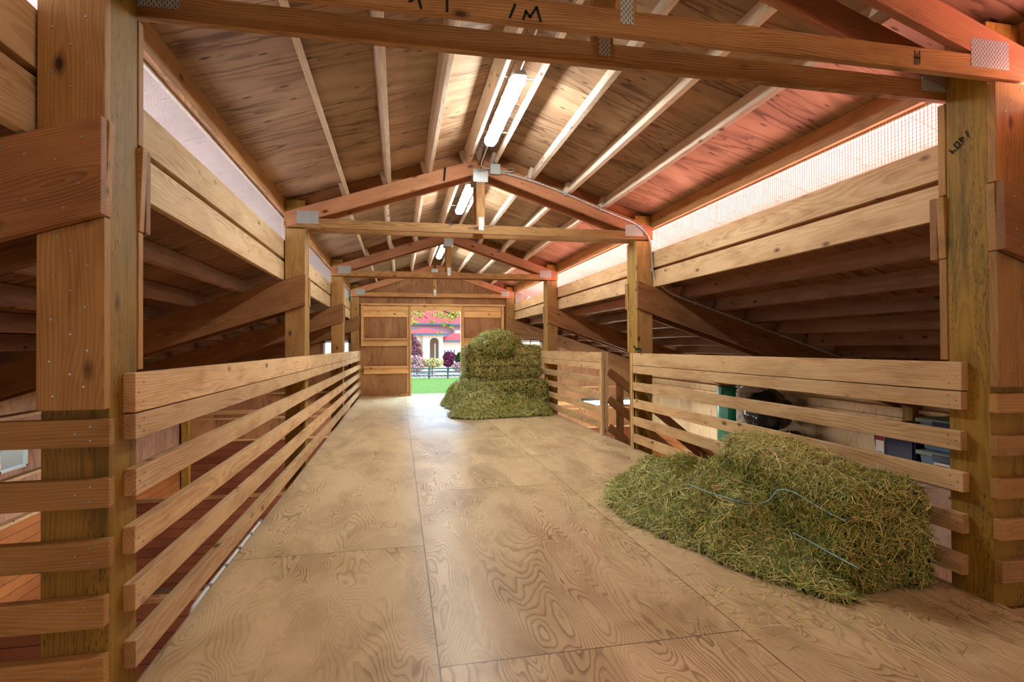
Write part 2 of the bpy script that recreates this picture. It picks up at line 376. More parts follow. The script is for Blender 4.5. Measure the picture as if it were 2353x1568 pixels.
def board(name, a, b, w, t, up, mat, parent=None, bevel=.0025, cuts=None):
    """sawn board from a to b (centre line); w measured along `up`, t across"""
    a, b, up = Vector(a), Vector(b), Vector(up)
    X = (b - a).normalized(); L = (b - a).length
    Y = up.cross(X).normalized(); Z = X.cross(Y)
    bm = bmesh.new(); bm_box(bm, (-L / 2, -t / 2, -w / 2), (L / 2, t / 2, w / 2))
    if cuts:   # (end cut slopes) shift of the ends with height: x += z * k
        for v in bm.verts:
            v.co.x += v.co.z * (cuts[1] if v.co.x > 0 else cuts[0])
    if bevel: bmesh.ops.bevel(bm, geom=bm.edges[:], offset=bevel, segments=2, affect='EDGES', profile=.6)
    m = Matrix((X, Y, Z)).transposed().to_4x4(); m.translation = (a + b) / 2
    return bm_obj(name, bm, mat, m, parent)
def tube_bm(bm, pts, r, n=8, cap=True, ripple=None):
    pts = [Vector(p) for p in pts]; rings = []
    up = Vector((0, 0, 1)); prev = None
    for i, p in enumerate(pts):
        d = (pts[min(i + 1, len(pts) - 1)] - pts[max(i - 1, 0)]).normalized()
        if prev is None:
            s = d.cross(up); s = s if s.length > .1 else d.cross(Vector((1, 0, 0)))
        else: s = prev - d * prev.dot(d)
        s.normalize(); prev = s; q = d.cross(s)
        rr = (r[i] if hasattr(r, '__len__') else r) * (ripple(i) if ripple else 1)
        rings.append([bm.verts.new(p + (s * math.cos(k * 2 * math.pi / n) + q * math.sin(k * 2 * math.pi / n)) * rr) for k in range(n)])
    for A, B in zip(rings, rings[1:]):
        for k in range(n): bm.faces.new((A[k], A[(k + 1) % n], B[(k + 1) % n], B[k]))
    if cap: bm.faces.new(rings[0][::-1]); bm.faces.new(rings[-1])
def smooth_path(pts, n=8):
    P = [Vector(p) for p in pts]; P = [2 * P[0] - P[1]] + P + [2 * P[-1] - P[-2]]; out = []
    for i in range(1, len(P) - 2):
        for k in range(n):
            t = k / n; a, b, c, d = P[i - 1:i + 3]
            out.append(.5 * ((2 * b) + (c - a) * t + (2 * a - 5 * b + 4 * c - d) * t * t + (3 * b - a - 3 * c + d) * t ** 3))
    out.append(P[-2]); return out
_nail = None
def nail(p, nrm, parent, r=.0042):
    global _nail
    if _nail is None:
        bm = bmesh.new(); bmesh.ops.create_cone(bm, cap_ends=True, segments=10, radius1=.0042, radius2=.003, depth=.003)
        _nail = bpy.data.meshes.new('nail'); bm.to_mesh(_nail); bm.free(); _nail.materials.append(M['nail'])
    m = Vector(nrm).to_track_quat('Z', 'Y').to_matrix().to_4x4(); m.translation = Vector(p) + Vector(nrm) * .0012
    return mesh_obj('nail', _nail, m, parent)
def prism(name, poly, axis, a, b, mat, parent=None):
    """polygon (2D) extruded along axis from a to b, texture space = world"""
    bm = bmesh.new()
    f3 = {'Y': lambda p, k: (p[0], k, p[1]), 'X': lambda p, k: (k, p[0], p[1]), 'Z': lambda p, k: (p[0], p[1], k)}[axis]
    A = [bm.verts.new(f3(p, a)) for p in poly]; B = [bm.verts.new(f3(p, b)) for p in poly]
    bm.faces.new(A); bm.faces.new(B[::-1])
    for i in range(len(poly)): bm.faces.new((A[i], A[(i + 1) % len(poly)], B[(i + 1) % len(poly)], B[i]))
    return bm_obj(name, bm, mat, None, parent)

# ------------------------------------------------------------------ dimensions (metres, loft floor = 0)
CX = .841                     # ridge
YP = [2.057, 5.780, 9.503, 13.226]
YB = -1.75                    # back wall behind the camera
PXI = {-1: -.900, 1: 2.582}   # aisle faces of the posts
PW = .188
SL = .3335
TOPC = 3.112                  # top of the truss chords at the ridge
DECKZ = 3.259                 # underside of the roof sheathing at the ridge
GROUND = -2.6
OUT = {-1: -4.65, 1: 6.35}    # outer walls
RAFT = 1.868                  # top of the side rafters at the posts
def pside(s): return PXI[s] + s * PW            # outer face of posts
def roof_z(x): return DECKZ - SL * abs(x - CX)
def raft_top(x, s): return RAFT - SL * abs(x - (PXI[s] - s * -.0))
def side(s): return 'left' if s < 0 else 'right'
def nth(i): return ['nearest', 'second', 'third', 'farthest'][i]

# ------------------------------------------------------------------ structure
# loft floor: platform at the camera, walkway beyond
bm = bmesh.new()
bm_box(bm, (-3.6, YB, -.02), (5.4, 1.90, 0)); bm_box(bm, (-.885, 1.90, -.02), (2.60, 13.3, 0))
floor = tag(bm_obj('floor', bm, M['deck']), 'worn plywood loft floor with swirling grain', kind='structure')
bm = bmesh.new()
for k in range(19): bm_box(bm, (-.87, 2.1 + k * .6, -.26), (2.58, 2.14 + k * .6, -.021))
for s in (-1, 1): bm_box(bm, (PXI[s] - s * .012 - .019, 1.95, -.26), (PXI[s] - s * .012 + .019, 13.1, -.0215))
for k in range(7): bm_box(bm, (-3.6, YB + .1 + k * .55, -.26), (5.4, YB + .14 + k * .55, -.021))
tag(bm_obj('trim_1', bm, M['lowpurlin']), 'joists carrying the loft floor', kind='structure')
tag(wbox('floor', (-4.8, -2.0, GROUND - .05), (6.5, 13.4, GROUND), M['dirt']), 'dirt floor of the stalls below the loft', kind='structure')
# roof
for s in (-1, 1):
    xe = CX + s * 2.52
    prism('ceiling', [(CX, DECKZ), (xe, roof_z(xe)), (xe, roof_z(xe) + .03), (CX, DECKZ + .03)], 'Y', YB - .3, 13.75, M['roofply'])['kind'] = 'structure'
    xq = pside(s) + s * .045
    prism('trim_8', [(xq, roof_z(xq) - .001), (xe, roof_z(xe) - .001), (xe, roof_z(xe) - .008), (xq, roof_z(xq) - .008)], 'Y', YB - .3, 13.75, M['soffit'])['kind'] = 'structure'
    x0 = pside(s) + s * .05; x1 = OUT[s] + s * .5
    zd = lambda x: RAFT + .147 - SL * abs(x - PXI[s])
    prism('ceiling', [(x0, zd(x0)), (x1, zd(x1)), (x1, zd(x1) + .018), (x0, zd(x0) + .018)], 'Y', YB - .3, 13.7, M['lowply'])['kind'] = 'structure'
    o = prism('side_roof_panel', [(x0, zd(x0) + .02), (x1 + s * .05, zd(x1) + .003), (x1 + s * .05, zd(x1) + .023), (x0, zd(x0) + .04)], 'Y', YB - .4, 13.8, M['roofmetal'])
    o['kind'] = 'structure'; o.name = 'trim_2' if s < 0 else 'trim_3'
    # outer wall
    zt = .62
    wi = []
    bm = bmesh.new(); th = .02 * s
    ylo, yhi = YB, 13.25
    wins = [(y - .5, y + .5) for y in (0.4, 3.9, 7.6, 11.35)] if s < 0 else []
    z0, z1 = -.34, .02
    def bb(y0, y1, a, b): bm_box(bm, (min(OUT[s], OUT[s] + th * 2), y0, a), (max(OUT[s], OUT[s] + th * 2), y1, b))
    bb(ylo, yhi, GROUND, z0); bb(ylo, yhi, z1, zt)
    last = ylo
    for a, b in wins:
        bb(last, a, z0, z1); last = b
    bb(last, yhi, z0, z1)
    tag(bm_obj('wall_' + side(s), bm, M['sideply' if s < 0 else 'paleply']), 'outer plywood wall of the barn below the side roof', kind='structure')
    for a, b in wins:
        w = bpy.data.objects.new('window_1', None); C.objects.link(w); w.location = (OUT[s], (a + b) / 2, (z0 + z1) / 2); w['kind'] = 'structure'
        w['label'] = 'low horizontal window in the outer wall'
        bm = bmesh.new(); e = .03
        for lo, hi in (((a, z0), (b, z0 + e)), ((a, z1 - e), (b, z1)), ((a, z0), (a + e, z1)), ((b - e, z0), (b, z1)), (((a + b) / 2 - .015, z0), ((a + b) / 2 + .015, z1))):
            bm_box(bm, (OUT[s] - .02, lo[0], lo[1]), (OUT[s] + .02, hi[0], hi[1]))
        bm_obj('window_frame', bm, M['vinyl'], None, w)
        wbox('window_pane', (OUT[s] - .003, a, z0), (OUT[s] + .003, b, z1), M['glass'], w)
    # T&G skirting boards, ledge and rails on the inner side
    xi = OUT[s] - s * .001
    tag(wbox('trim_4', (min(xi, xi - s * .022), ylo, GROUND), (max(xi, xi - s * .022), 13.2, -.96), M['tgY']), 'stall planking on the outer wall', kind='structure')
    bm = bmesh.new()
    for za, zb, d in ((-.97, -.93, .09), (-.45, -.41, .10), (.06, .20, .04), (.30, .34, .10), (.345, .61, .006)):
        bm_box(bm, (min(xi - s * d, xi), ylo, za), (max(xi - s * d, xi), 13.2, zb))
    tag(bm_obj('trim_5', bm, M['header']), 'ledges and rails along the outer wall', kind='structure')

# end walls (door end at Y4, plain one behind the camera)
YW = 13.20
def gable(name, y0, y1, door):
    bm = bmesh.new()
    def bx(x0, x1, z0, z1): bm_box(bm, (x0, y0, z0), (x1, y1, z1))
    def poly(pts):
        A = [bm.verts.new((p[0], y0, p[1])) for p in pts]; B = [bm.verts.new((p[0], y1, p[1])) for p in pts]
        bm.faces.new(A); bm.faces.new(B[::-1])
        for i in range(len(pts)): bm.faces.new((A[i], A[(i + 1) % len(pts)], B[(i + 1) % len(pts)], B[i]))
    xl, xr = -.90, 2.582
    if door:
        bx(xl, .29, GROUND, 2.13); bx(1.46, xr, GROUND, 2.13); bx(.29, 1.46, GROUND, -.02); bx(.29, 1.46, 2.01, 2.13)
    else: bx(xl, xr, GROUND, 2.13)
    poly([(pside(-1), 2.13), (pside(1), 2.13), (pside(1), roof_z(pside(1))), (CX, DECKZ), (pside(-1), roof_z(pside(-1)))])
    for s in (-1, 1):
        pz = lambda x: RAFT + .147 - SL * abs(x - PXI[s])
        wx = (-1.70, -1.09) if s < 0 else (2.90, 3.47)
        a, b = (xl, OUT[s]) if s < 0 else (xr, OUT[s])
        lo, hi = min(a, b), max(a, b)
        bx(lo, hi, GROUND, -.2)
        if door:
            bx(lo, wx[0], -.2, .70); bx(wx[1], hi, -.2, .70); bx(wx[0], wx[1], -.2, .70)
            L = [(lo, .70), (wx[0], .70), (wx[0], pz(wx[0])), (lo, pz(lo))]
            R = [(wx[1], .70), (hi, .70), (hi, pz(hi)), (wx[1], pz(wx[1]))]
            T = [(wx[0], 1.30), (wx[1], 1.30), (wx[1], pz(wx[1])), (wx[0], pz(wx[0]))]
            for q in (L, R, T): poly(q)
        else:
            poly([(lo, -.2), (hi, -.2), (hi, pz(hi)), (lo, pz(lo))])
    return tag(bm_obj(name, bm, M['wallply']), kind='structure')
tag(gable('wall_far', YW, YW + .03, True), 'plywood end wall around the open doorway')
tag(gable('wall_back', YB - .03, YB, False), 'plywood wall behind the viewer')
for s, (a, b) in ((-1, (-1.70, -1.09)), (1, (2.90, 3.47))):
    w = bpy.data.objects.new('window_2', None); C.objects.link(w); w.location = ((a + b) / 2, YW, 1.0); w['kind'] = 'structure'
    w['label'] = 'small white-framed window in the end wall'
    bm = bmesh.new(); e = .05
    for lo, hi in (((a, .70), (b, .75)), ((a, 1.25), (b, 1.30)), ((a, .70), (a + e, 1.30)), ((b - e, .70), (b, 1.30)), (((a + b) / 2 - .012, .7), ((a + b) / 2 + .012, 1.3))):
        bm_box(bm, (lo[0], YW - .03, lo[1]), (hi[0], YW + .04, hi[1]))
    bm_obj('window_frame', bm, M['vinyl'], None, w)
    wbox('window_pane', (a, YW + .01, .70), (b, YW + .016, 1.30), M['glass'], w)
# door wall framing: every stick is real timber
fr = empty('door_1', (CX, YW, 0)); fr['kind'] = 'structure'; fr['label'] = 'timber framing around the loft doorway'
def stick(n, x0, x1, z0, z1, d=.038, m='trimw'):
    horizontal = (x1 - x0) > (z1 - z0); y = YW - d / 2
    if horizontal: return board(n, (x0, y, (z0 + z1) / 2), (x1, y, (z0 + z1) / 2), z1 - z0, d, (0, 0, 1), M[m], fr)
    return board(n, ((x0 + x1) / 2, y, z0), ((x0 + x1) / 2, y, z1), x1 - x0, d, (1, 0, 0), M[m], fr)
stick('head_trim', -.86, 2.54, 2.125, 2.165, .09)
stick('door_header', .295, 1.455, 2.01, 2.122, .05)
for x0, x1 in ((-.80, .235), (1.53, 2.45)):
    stick('top_board', x0, x1, 2.0, 2.12, .03); stick('top_board', x0, x1, 1.85, 1.995, .03)
    for z in (1.35, .70):
        stick('ledge', x0, x1, z - .03, z, .10); stick('girt', x0, x1, z - .18, z - .03, .035)
for x0, x1 in ((.245, .29), (1.46, 1.485), (1.492, 1.53)): stick('jamb', x0, x1, 0, 2.122, .07)
for x0, x1 in ((-.86, -.80), (2.46, 2.52)): stick('stile', x0, x1, 1.17, 2.122, .055)
stick('stile', .19, .235, .0, 1.85, .012); stick('sill_block', -.08, .24, 0, .05, .06)
stick('threshold', .29, 1.46, -.015, .004, .09)

# ------------------------------------------------------------------ posts with plank facings
NAILS = [(.25, .08), (.7, .13), (.5, .2), (.2, .27), (.75, .33), (.5, .42), (.22, .5), (.72, .57), (.5, .66), (.25, .74), (.75, .8), (.5, .88), (.3, .95)]
for s in (-1, 1):
    for i, Y in enumerate(YP):
        xi, xo = PXI[s], pside(s); xm = (xi + xo) / 2
        t = empty('timber_post', (xm, Y, GROUND), '%s greenish treated timber post on the %s of the walkway, faced with planks' % (nth(i), side(s)), 'post', 'treated posts along the walkway')
        board('post_core', (xm, Y, GROUND), (xm, Y, 2.60), PW, .19, (1, 0, 0), M['post'], t, bevel=.005)
        if i == 3: segs = [(-1, 1.838, 2.31), (-1, .0, 1.530)]
        else: segs = [(-1, 1.838, 2.31), (-1, .96, 1.530), (1, 1.838, 2.31), (1, 1.075, 1.530)]
        for d, z0, z1 in segs:
            p = board('plank_facing', (xm - s * .006, Y + d * .1145, z0), (xm - s * .006, Y + d * .1145, z1), .184, .038, (1, 0, 0), M['plank'], t, bevel=.004, cuts=(-s * SL, 0) if z1 > 2 else (0, -s * SL))
            if i < 3 and d < 0:
                n = 13 if z1 < 1.6 else 10
                for u, v in NAILS[:n]:
                    nail((xm - s * .006 - .092 + .184 * (u if s < 0 else 1 - u), Y - .1335, z0 + (z1 - z0) * v * (13 / n) * .98), (0, -1, 0), p)
# ink stamp on near right post
def strokes(name, pts_list, origin, ux, uz, w, parent):
    bm = bmesh.new(); o = Vector(origin); ux = Vector(ux); uz = Vector(uz); nr = ux.cross(uz).normalized()
    for seg in pts_list:
        for (a, b) in zip(seg, seg[1:]):
            A = o + ux * a[0] + uz * a[1]; B = o + ux * b[0] + uz * b[1]; d = (B - A).normalized(); q = d.cross(nr) * w / 2
            A -= d * w * .3; B += d * w * .3
            f = [bm.verts.new(v) for v in (A + q, B + q, B - q, A - q)]; bm.faces.new(f)
    return bm_obj(name, bm, M['ink'], None, parent)

_p = [o for o in bpy.data.objects if o.name.startswith('timber_post') and o.location.x > 0][0]
strokes('grade_stamp', [[(0, 0), (0, .03)], [(.0, .015), (.02, .0)], [(.028, 0), (.028, .03), (.045, .03), (.045, 0), (.028, 0)], [(.06, 0), (.06, .03), (.075, .02), (.06, .012)], [(.09, 0), (.1, .03)]],
        (2.5785, 2.115, 2.055), (0, -.78, .6), (0, .6, .78), .006, _p)

# ------------------------------------------------------------------ trusses
def chord_z(x): return TOPC - SL * abs(x - CX)
def plate(x, y, z, w, h, parent, ang=0):
    bm = bmesh.new(); bm_box(bm, (-w / 2, -.0009, -h / 2), (w / 2, .0009, h / 2))
    return bm_obj('nail_plate', bm, M['plate'], Matrix.Translation((x, y, z)) @ Matrix.Rotation(ang, 4, 'Y'), parent)
trusses = []
cz = math.atan(SL)
for i, Y in enumerate([-1.55] + YP):
    nm = ['', 'nearest', 'second', 'third', 'farthest'][i]
    lab = 'double roof truss with nail plates behind the viewer' if i == 0 else 'double timber roof truss with metal nail plates on the %s pair of posts' % nm
    t = empty('roof_truss', (CX, Y, 2.32), lab, 'truss', 'roof trusses'); trusses.append(t)
    for d in ((-1, 1) if i < 4 else (-1,)):
        y = Y + d * .1145; yb = y - .019 * 1
        yf = y - .0195
        board('bottom_chord', (CX - 1.93, y, 2.371), (CX + 1.93, y, 2.371), .092, .0365, (0, 0, 1), M['chord'], t)
        for s in (-1, 1):
            x1 = CX + s * 1.92; hh = .1398 / 2 / math.cos(cz)
            zt = chord_z(x1) - hh; z0 = chord_z(CX + s * .02) - hh
            # the heel of the top chord is cut level with the bottom chord's top
            board('top_chord', (CX + s * .02, y, z0 - s * 0), (x1, y, zt), .1398, .038, (0, 0, 1), M['topchord'], t, cuts=None)
            plate(CX + s * 1.71, yf, 2.425, .205, .125, t)
        board('king_post', (CX, y, 2.415), (CX, y, 3.10 - .15), .089, .038, (1, 0, 0), M['chord'], t)
        plate(CX, yf, 2.935, .155, .135, t); plate(CX + .005, yf, 2.43, .052, .135, t)
    if i in (1, 2, 3):
        for s in (-1, 1):   # blocking board between the plies, under the sheathing
            a = CX + s * .02; b = CX + s * 1.84
            board('blocking', (a, Y, roof_z(a) - .09), (b, Y, roof_z(b) - .09), .165, .03, (0, 0, 1), M['rafter'], t)
# marks on chords
strokes('marker_writing', [[(0, 0), (.02, .05)], [(.05, 0), (.06, .03), (.075, .01), (.10, .05), (.115, .0)]], (.395, YP[0] - .135, 2.335), (1, 0, 0), (0, 0, 1), .009, trusses[1])
strokes('marker_writing', [[(0, 0), (0, .05)], [(-.09, 0), (-.10, .04), (-.13, .02)]], (.17, YP[0] - .135, 2.33), (1, 0, 0), (0, 0, 1), .009, trusses[1])
strokes('lumber_stamp', [[(0, 0), (0, .06)], [(.012, 0), (.012, .05)], [(.024, .004), (.024, .06)], [(-.004, .03), (.028, .03)]], (1.06 * 2.03, YP[0] - .135, 2.340), (1, 0, 0), (0, 0, 1), .005, trusses[1])
strokes('lumber_stamp', [[(0, 0), (.012, .13)]], (.46, YP[1] - .135, 2.86), (1, 0, 0), (0, 0, 1), .022, trusses[2])

# ------------------------------------------------------------------ purlins (two lengths lap over each truss)
def ends(k):   # spans between trusses
    return [(-1.7, YP[0] + .10), (YP[0] - .10, YP[1] + .10), (YP[1] - .10, YP[2] + .10), (YP[2] - .10, YW)][k]
POFF = [.155, .562, .968, 1.372]
for k in range(4):
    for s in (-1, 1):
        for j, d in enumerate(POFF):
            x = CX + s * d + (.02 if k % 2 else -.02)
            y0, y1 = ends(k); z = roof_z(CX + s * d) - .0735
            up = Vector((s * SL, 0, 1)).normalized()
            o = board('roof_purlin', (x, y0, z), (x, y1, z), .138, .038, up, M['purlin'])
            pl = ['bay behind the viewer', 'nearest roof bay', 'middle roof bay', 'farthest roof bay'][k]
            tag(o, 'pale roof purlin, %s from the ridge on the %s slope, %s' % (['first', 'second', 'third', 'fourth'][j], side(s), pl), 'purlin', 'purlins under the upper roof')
for s in (-1, 1):
    xa = PXI[s]
    for k in range(4):
        y0 = [YB + .02, YP[0], YP[1], YP[2]][k]; y1 = [YP[0], YP[1], YP[2], YW][k]
        y0 += .0015; y1 -= .0015
        pl = ['beside the viewer', 'in the nearest bay', 'in the middle bay', 'in the farthest bay'][k]
        xb = pside(s) + s * .0205
        for zc, h, nm in ((1.893, .184, 'lower'), (2.105, .184, 'upper')):
            tag(board('header_board', (xb, y0, zc), (xb, y1, zc), h, .038, (0, 0, 1), M['header'], None, .003),
                '%s pale header board under the %s clerestory, %s' % (nm, side(s), pl), 'beam', 'header boards under the clerestories')
        tag(board('backing_strip', (xb + s * .03, y0, 2.0), (xb + s * .03, y1, 2.0), .08, .02, (0, 0, 1), M['rafter'], None, .002),
            'dark strip closing the joint behind the %s header boards, %s' % (side(s), pl), 'board', 'strips behind the header boards')
        tag(board('eave_plate_beam', (xb, y0, 2.535), (xb, y1, 2.535), .150, .038, (0, 0, 1), M['chord'], None, .003),
            'eave beam above the %s clerestory, %s' % (side(s), pl), 'beam', 'beams above the clerestories')
        tag(board('clerestory_fascia', (xb + s * .03, y0, 2.468), (xb + s * .03, y1, 2.468), .05, .019, (0, 0, 1), M['purlin'], None, .002),
            'thin fascia strip along the top of the %s mesh band, %s' % (side(s), pl), 'board', 'fascia strips')
        if k == 0: continue
        # hardware cloth
        gp = .0127 if s < 0 else .0225; bm = bmesh.new(); r = .0008 if s < 0 else .0012; xm = xb + s * .021
        ny = int((y1 - y0) / gp)
        for a in range(ny):
            y = y0 + a * gp; bm_box(bm, (xm - r, y - r, 2.15), (xm + r, y + r, 2.47))
        for b in range(int(.29 / gp)):
            z = 2.17 + b * gp; bm_box(bm, (xm + r, y0, z - r), (xm + 3 * r, y1, z + r))
        me = bpy.data.meshes.new('wire_mesh'); bm.to_mesh(me); bm.free(); me.materials.append(M['mesh'])
        tag(mesh_obj('wire_mesh', me), 'fine wire mesh over the %s clerestory opening, %s' % (side(s), pl), 'mesh', 'wire mesh screens')

# ------------------------------------------------------------------ side rafters and side purlins
for s in (-1, 1):
    for i, Y in enumerate(YP):
        x0 = PXI[s] - s * .012; x1 = OUT[s] - s * .02
        hv = .286 / math.cos(cz) / 2
        zt = lambda x: RAFT - SL * abs(x - PXI[s]) - hv
        for d in ((-1, 1) if i < 3 else (-1,)):
            k = SL
            yr = Y + d * .1535
            o = board('side_rafter', (x0, yr, zt(x0)), (x1, yr, zt(x1)), .286, .038, (0, 0, 1), M['rafter'], None, .004, cuts=(-k, -k))
            xs_ = x0 + s * .19
            board('spacer_block', (x0, Y + d * .115, zt(x0)), (xs_, Y + d * .115, zt(xs_)), .282, .037, (0, 0, 1), M['plank'], o, .003, cuts=(-k, -k))
            tag(o, 'wide reddish rafter sloping down to the %s from the %s post, %s face' % (side(s), nth(i), 'near' if d < 0 else 'far'), 'rafter', 'side roof rafters')
            if i == 0 and d < 0:
                for (u, v) in ((.06, .25), (.12, .6), (.2, .2), (.2, .75), (.05, .8), (.3, .45), (.33, .1), (.1, -.0), (.26, .9)):
                    xx = x0 + s * u; nail((xx, Y - .1725, zt(xx) + (v - .45) * .25), (0, -1, 0), o)
    for k in range(1, 4):
        y0, y1 = ends(k); y1 = min(y1, YW - .002)
        for j in range(8):
            d = .61 + j * .403 - (0 if s < 0 else .04)
            x = PXI[s] + s * d; z = RAFT - SL * d + .0735 - .0
            xx = x + (.02 if k % 2 else -.02)
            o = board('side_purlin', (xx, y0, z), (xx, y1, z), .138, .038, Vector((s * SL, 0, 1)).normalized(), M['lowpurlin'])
            tag(o, '%s brown purlin out from the posts under the %s side roof, %s' % (['first', 'second', 'third', 'fourth', 'fifth', 'sixth', 'seventh', 'outermost'][j], side(s), ['', 'nearest bay', 'middle bay', 'farthest bay'][k]), 'purlin', 'purlins under the side roofs')

# ------------------------------------------------------------------ rail fences
ZR = [(.935, 1.067, .129), (.845, .930, 0), (.655, .745, 0), (.465, .555, 0), (.273, .362, 0), (.081, .172, 0)]
def fence(x, s, y0, y1, label, endpost=None, near=True, farnails=True, splices=()):
    t = empty('rail_fence', (x, (y0 + y1) / 2, 0), label, 'fence', 'rail fences along the walkway')
    xc = x + s * .019
    for j, (a, b, _) in enumerate(ZR):
        dx = .004 * ((j * 7) % 3 - 1)
        cutp = [y0 + dx] + list(splices) + [y1]
        for q, (p0, p1) in enumerate(zip(cutp, cutp[1:])):
            r = board('top_rail' if j == 0 else 'rail', (xc + (s * .001 if j else 0), p0 + (.001 if q else 0), (a + b) / 2), (xc + (s * .001 if j else 0), p1 - .001, (a + b) / 2), b - a, .038, (0, 0, 1), M['rail'], t, bevel=.003)
            if q == 0 and near:
                for (dy, dz) in ((.06, .25), (.06, -.25), (.025, .0)): nail((x, p0 + dy, (a + b) / 2 + dz * (b - a)), (-s, 0, 0), r)
    return t
fence(-.862, -1, YP[0] - .003, 13.10, 'long pale rail fence along the left edge of the walkway', splices=(YP[1], YP[2]))
f2 = fence(2.544, 1, YP[0] + .008, YP[1] - .08, 'pale rail fence on the right behind the near hay bale')
for j in range(2):
    board('end_upright', (2.556 + j * .045, YP[1] - .062, 0), (2.556 + j * .045, YP[1] - .062, 1.067), .04 if j == 0 else .09, .036, (1, 0, 0), M['header'], f2)
f3 = fence(2.544, 1, 6.66, 13.10, 'pale rail fence beyond the stair opening on the right, behind the far haystack', near=False)
board('end_upright', (2.60, 6.72, -.2), (2.60, 6.72, 1.067), .09, .085, (1, 0, 0), M['header'], f3)
board('end_upright', (2.562, 6.675, 0), (2.562, 6.675, .93), .036, .038, (1, 0, 0), M['header'], f3)
# cross fences at the edge of the front platform
for s in (-1, 1):
    xs = PXI[s] - s * -.012 if s > 0 else PXI[s] + .018
    xs = -.882 if s < 0 else 2.566
    xe = -3.5 if s < 0 else 5.3
    t = empty('rail_fence', ((xs + xe) / 2, 1.94, 0), 'rail fence crossing in front of the %s near post, running off the picture' % side(s), 'fence', 'rail fences beside the viewer')
    for j, (a, b) in enumerate(((.845, .93), (.655, .745), (.468, .556), (.285, .378), (.098, .196))):
        q = xs + s * (0 if (j < 3) else .014)
        r = board('rail', (q, 1.941, (a + b) / 2), (xe, 1.941, (a + b) / 2), b - a, .038, (0, 0, 1), M['plank'], t, bevel=.005)
        for (dx, dz) in ((.05, .25), (.05, -.25), (.09, .0)): nail((q + s * dx, 1.9215, (a + b) / 2 + dz * (b - a)), (0, -1, 0), r)
    for q in range(3):
        board('fence_upright', (xs + s * (1.3 + q * 1.1), 1.985, 0), (xs + s * (1.3 + q * 1.1), 1.985, .94), .089, .045, (1, 0, 0), M['plank'], t)

# ------------------------------------------------------------------ lamps
def lamp(y0, y1, label, dm='lamp'):
    L = y1 - y0; z = 3.035; x = CX - .012
    t = empty('strip_light', (x, (y0 + y1) / 2, z + .09), label, 'lamp', 'strip lights under the ridge')
    def loaf(w, h, l, z0):
        bm = bmesh.new(); n = 10
        prof = [(-w / 2, 0), (-w / 2, -h * .45), (-w * .36, -h * .9), (-w * .2, -h), (w * .2, -h), (w * .36, -h * .9), (w / 2, -h * .45), (w / 2, 0)]
        rings = []
        for f, sc in ((-.5, .72), (-.487, .92), (-.46, 1), (.46, 1), (.487, .92), (.5, .72)):
            rings.append([bm.verts.new((p[0] * sc, f * l, z0 + p[1] * sc)) for p in prof])
        for A, B in zip(rings, rings[1:]):
            for k in range(len(prof)): bm.faces.new((A[k], A[(k + 1) % 8], B[(k + 1) % 8], B[k]))
        bm.faces.new(rings[0]); bm.faces.new(rings[-1][::-1]); return bm
    mw = Matrix.Translation((x, (y0 + y1) / 2, z))
    bm = loaf(.112, -.05, L + .06, .0); bm_obj('lamp_housing', bm, M['lampbody'], mw, t)
    bm_obj('lamp_diffuser', loaf(.104, .045, L, -.001), M[dm], mw, t)
    for q in range(5):
        for sx in (-1, 1):
            yy = y0 + .08 + q * (L - .16) / 4
            box('clip', (x + sx * .058 - .004, yy - .012, z - .015), (x + sx * .058 + .004, yy + .012, z + .015), M['lampbody'], t)
    for yy in (y0 + .12, y1 - .12): box('hanger_strap', (x - .14, yy - .01, z + .05), (x + .14, yy + .01, z + .056), M['galv'], t)
    return t
lamp(3.72, 4.98, 'lit strip light nearest the viewer, under the ridge')
lamp(6.35, 7.63, 'lit strip light behind the second truss, under the ridge')
lamp(10.15, 11.60, 'lit strip light farthest away, under the ridge')
lamp(-.75, .50, 'strip light under the ridge above the viewer', 'lamp4')
for sx, lx, lz in ((-1, -2.6, .98), (1, 4.3, .98)):  # out-of-view fill lamps added to light the side rafters from the front
    sl_ = empty('aisle_fill_light', (lx, -.6, lz), 'added fill light under the %s side roof, unseen behind the viewer' % side(sx), 'lamp')
    box('lamp_housing', (lx - .62, -.66, lz), (lx + .62, -.54, lz + .06), M['lampbody'], sl_, .01)
    box('lamp_diffuser', (lx - .6, -.65, lz - .045), (lx + .6, -.55, lz - .001), M['lamp3'], sl_, .01)
# flexible cables
def cable(name, pts, r, label, mat, n=10, ripple=False, parent=None):
    P = smooth_path(pts, n); 
    if ripple:
        Q = []
        for a, b in zip(P, P[1:]):
            m = max(1, int((b - a).length / .0065))
            for k in range(m): Q.append(a.lerp(b, k / m))
        Q.append(P[-1]); P = Q
    bm = bmesh.new(); tube_bm(bm, P, r, 8, True, (lambda i: 1.0 if i % 2 else .8) if ripple else None)
    o = bm_obj(name, bm, mat, None, parent, smooth=not ripple)
    if parent is None: tag(o, label, 'cable')
    return o
JB = empty('junction_box', (.991, YP[1] - .16, 3.0), 'grey square electrical junction box on the second truss beside the ridge plate', 'box')
box('box_body', (.936, YP[1] - .178, 2.945), (1.046, YP[1] - .134, 3.055), M['box'], JB, bevel=.008)
for dx in (-.04, .04):
    for dz in (-.04, .04): nail((.991 + dx, YP[1] - .1795, 3.0 + dz), (0, -1, 0), JB)
yf = YP[1] - .146
cable('lamp_cable', [(.831, 5.02, 3.05), (.83, 5.25, 3.04), (.82, 5.45, 2.99), (.86, 5.56, 2.99), (.935, 5.62, 3.0)], .007, 'grey flexible cable looping from the near strip light to the junction box', M['galv'], ripple=False)
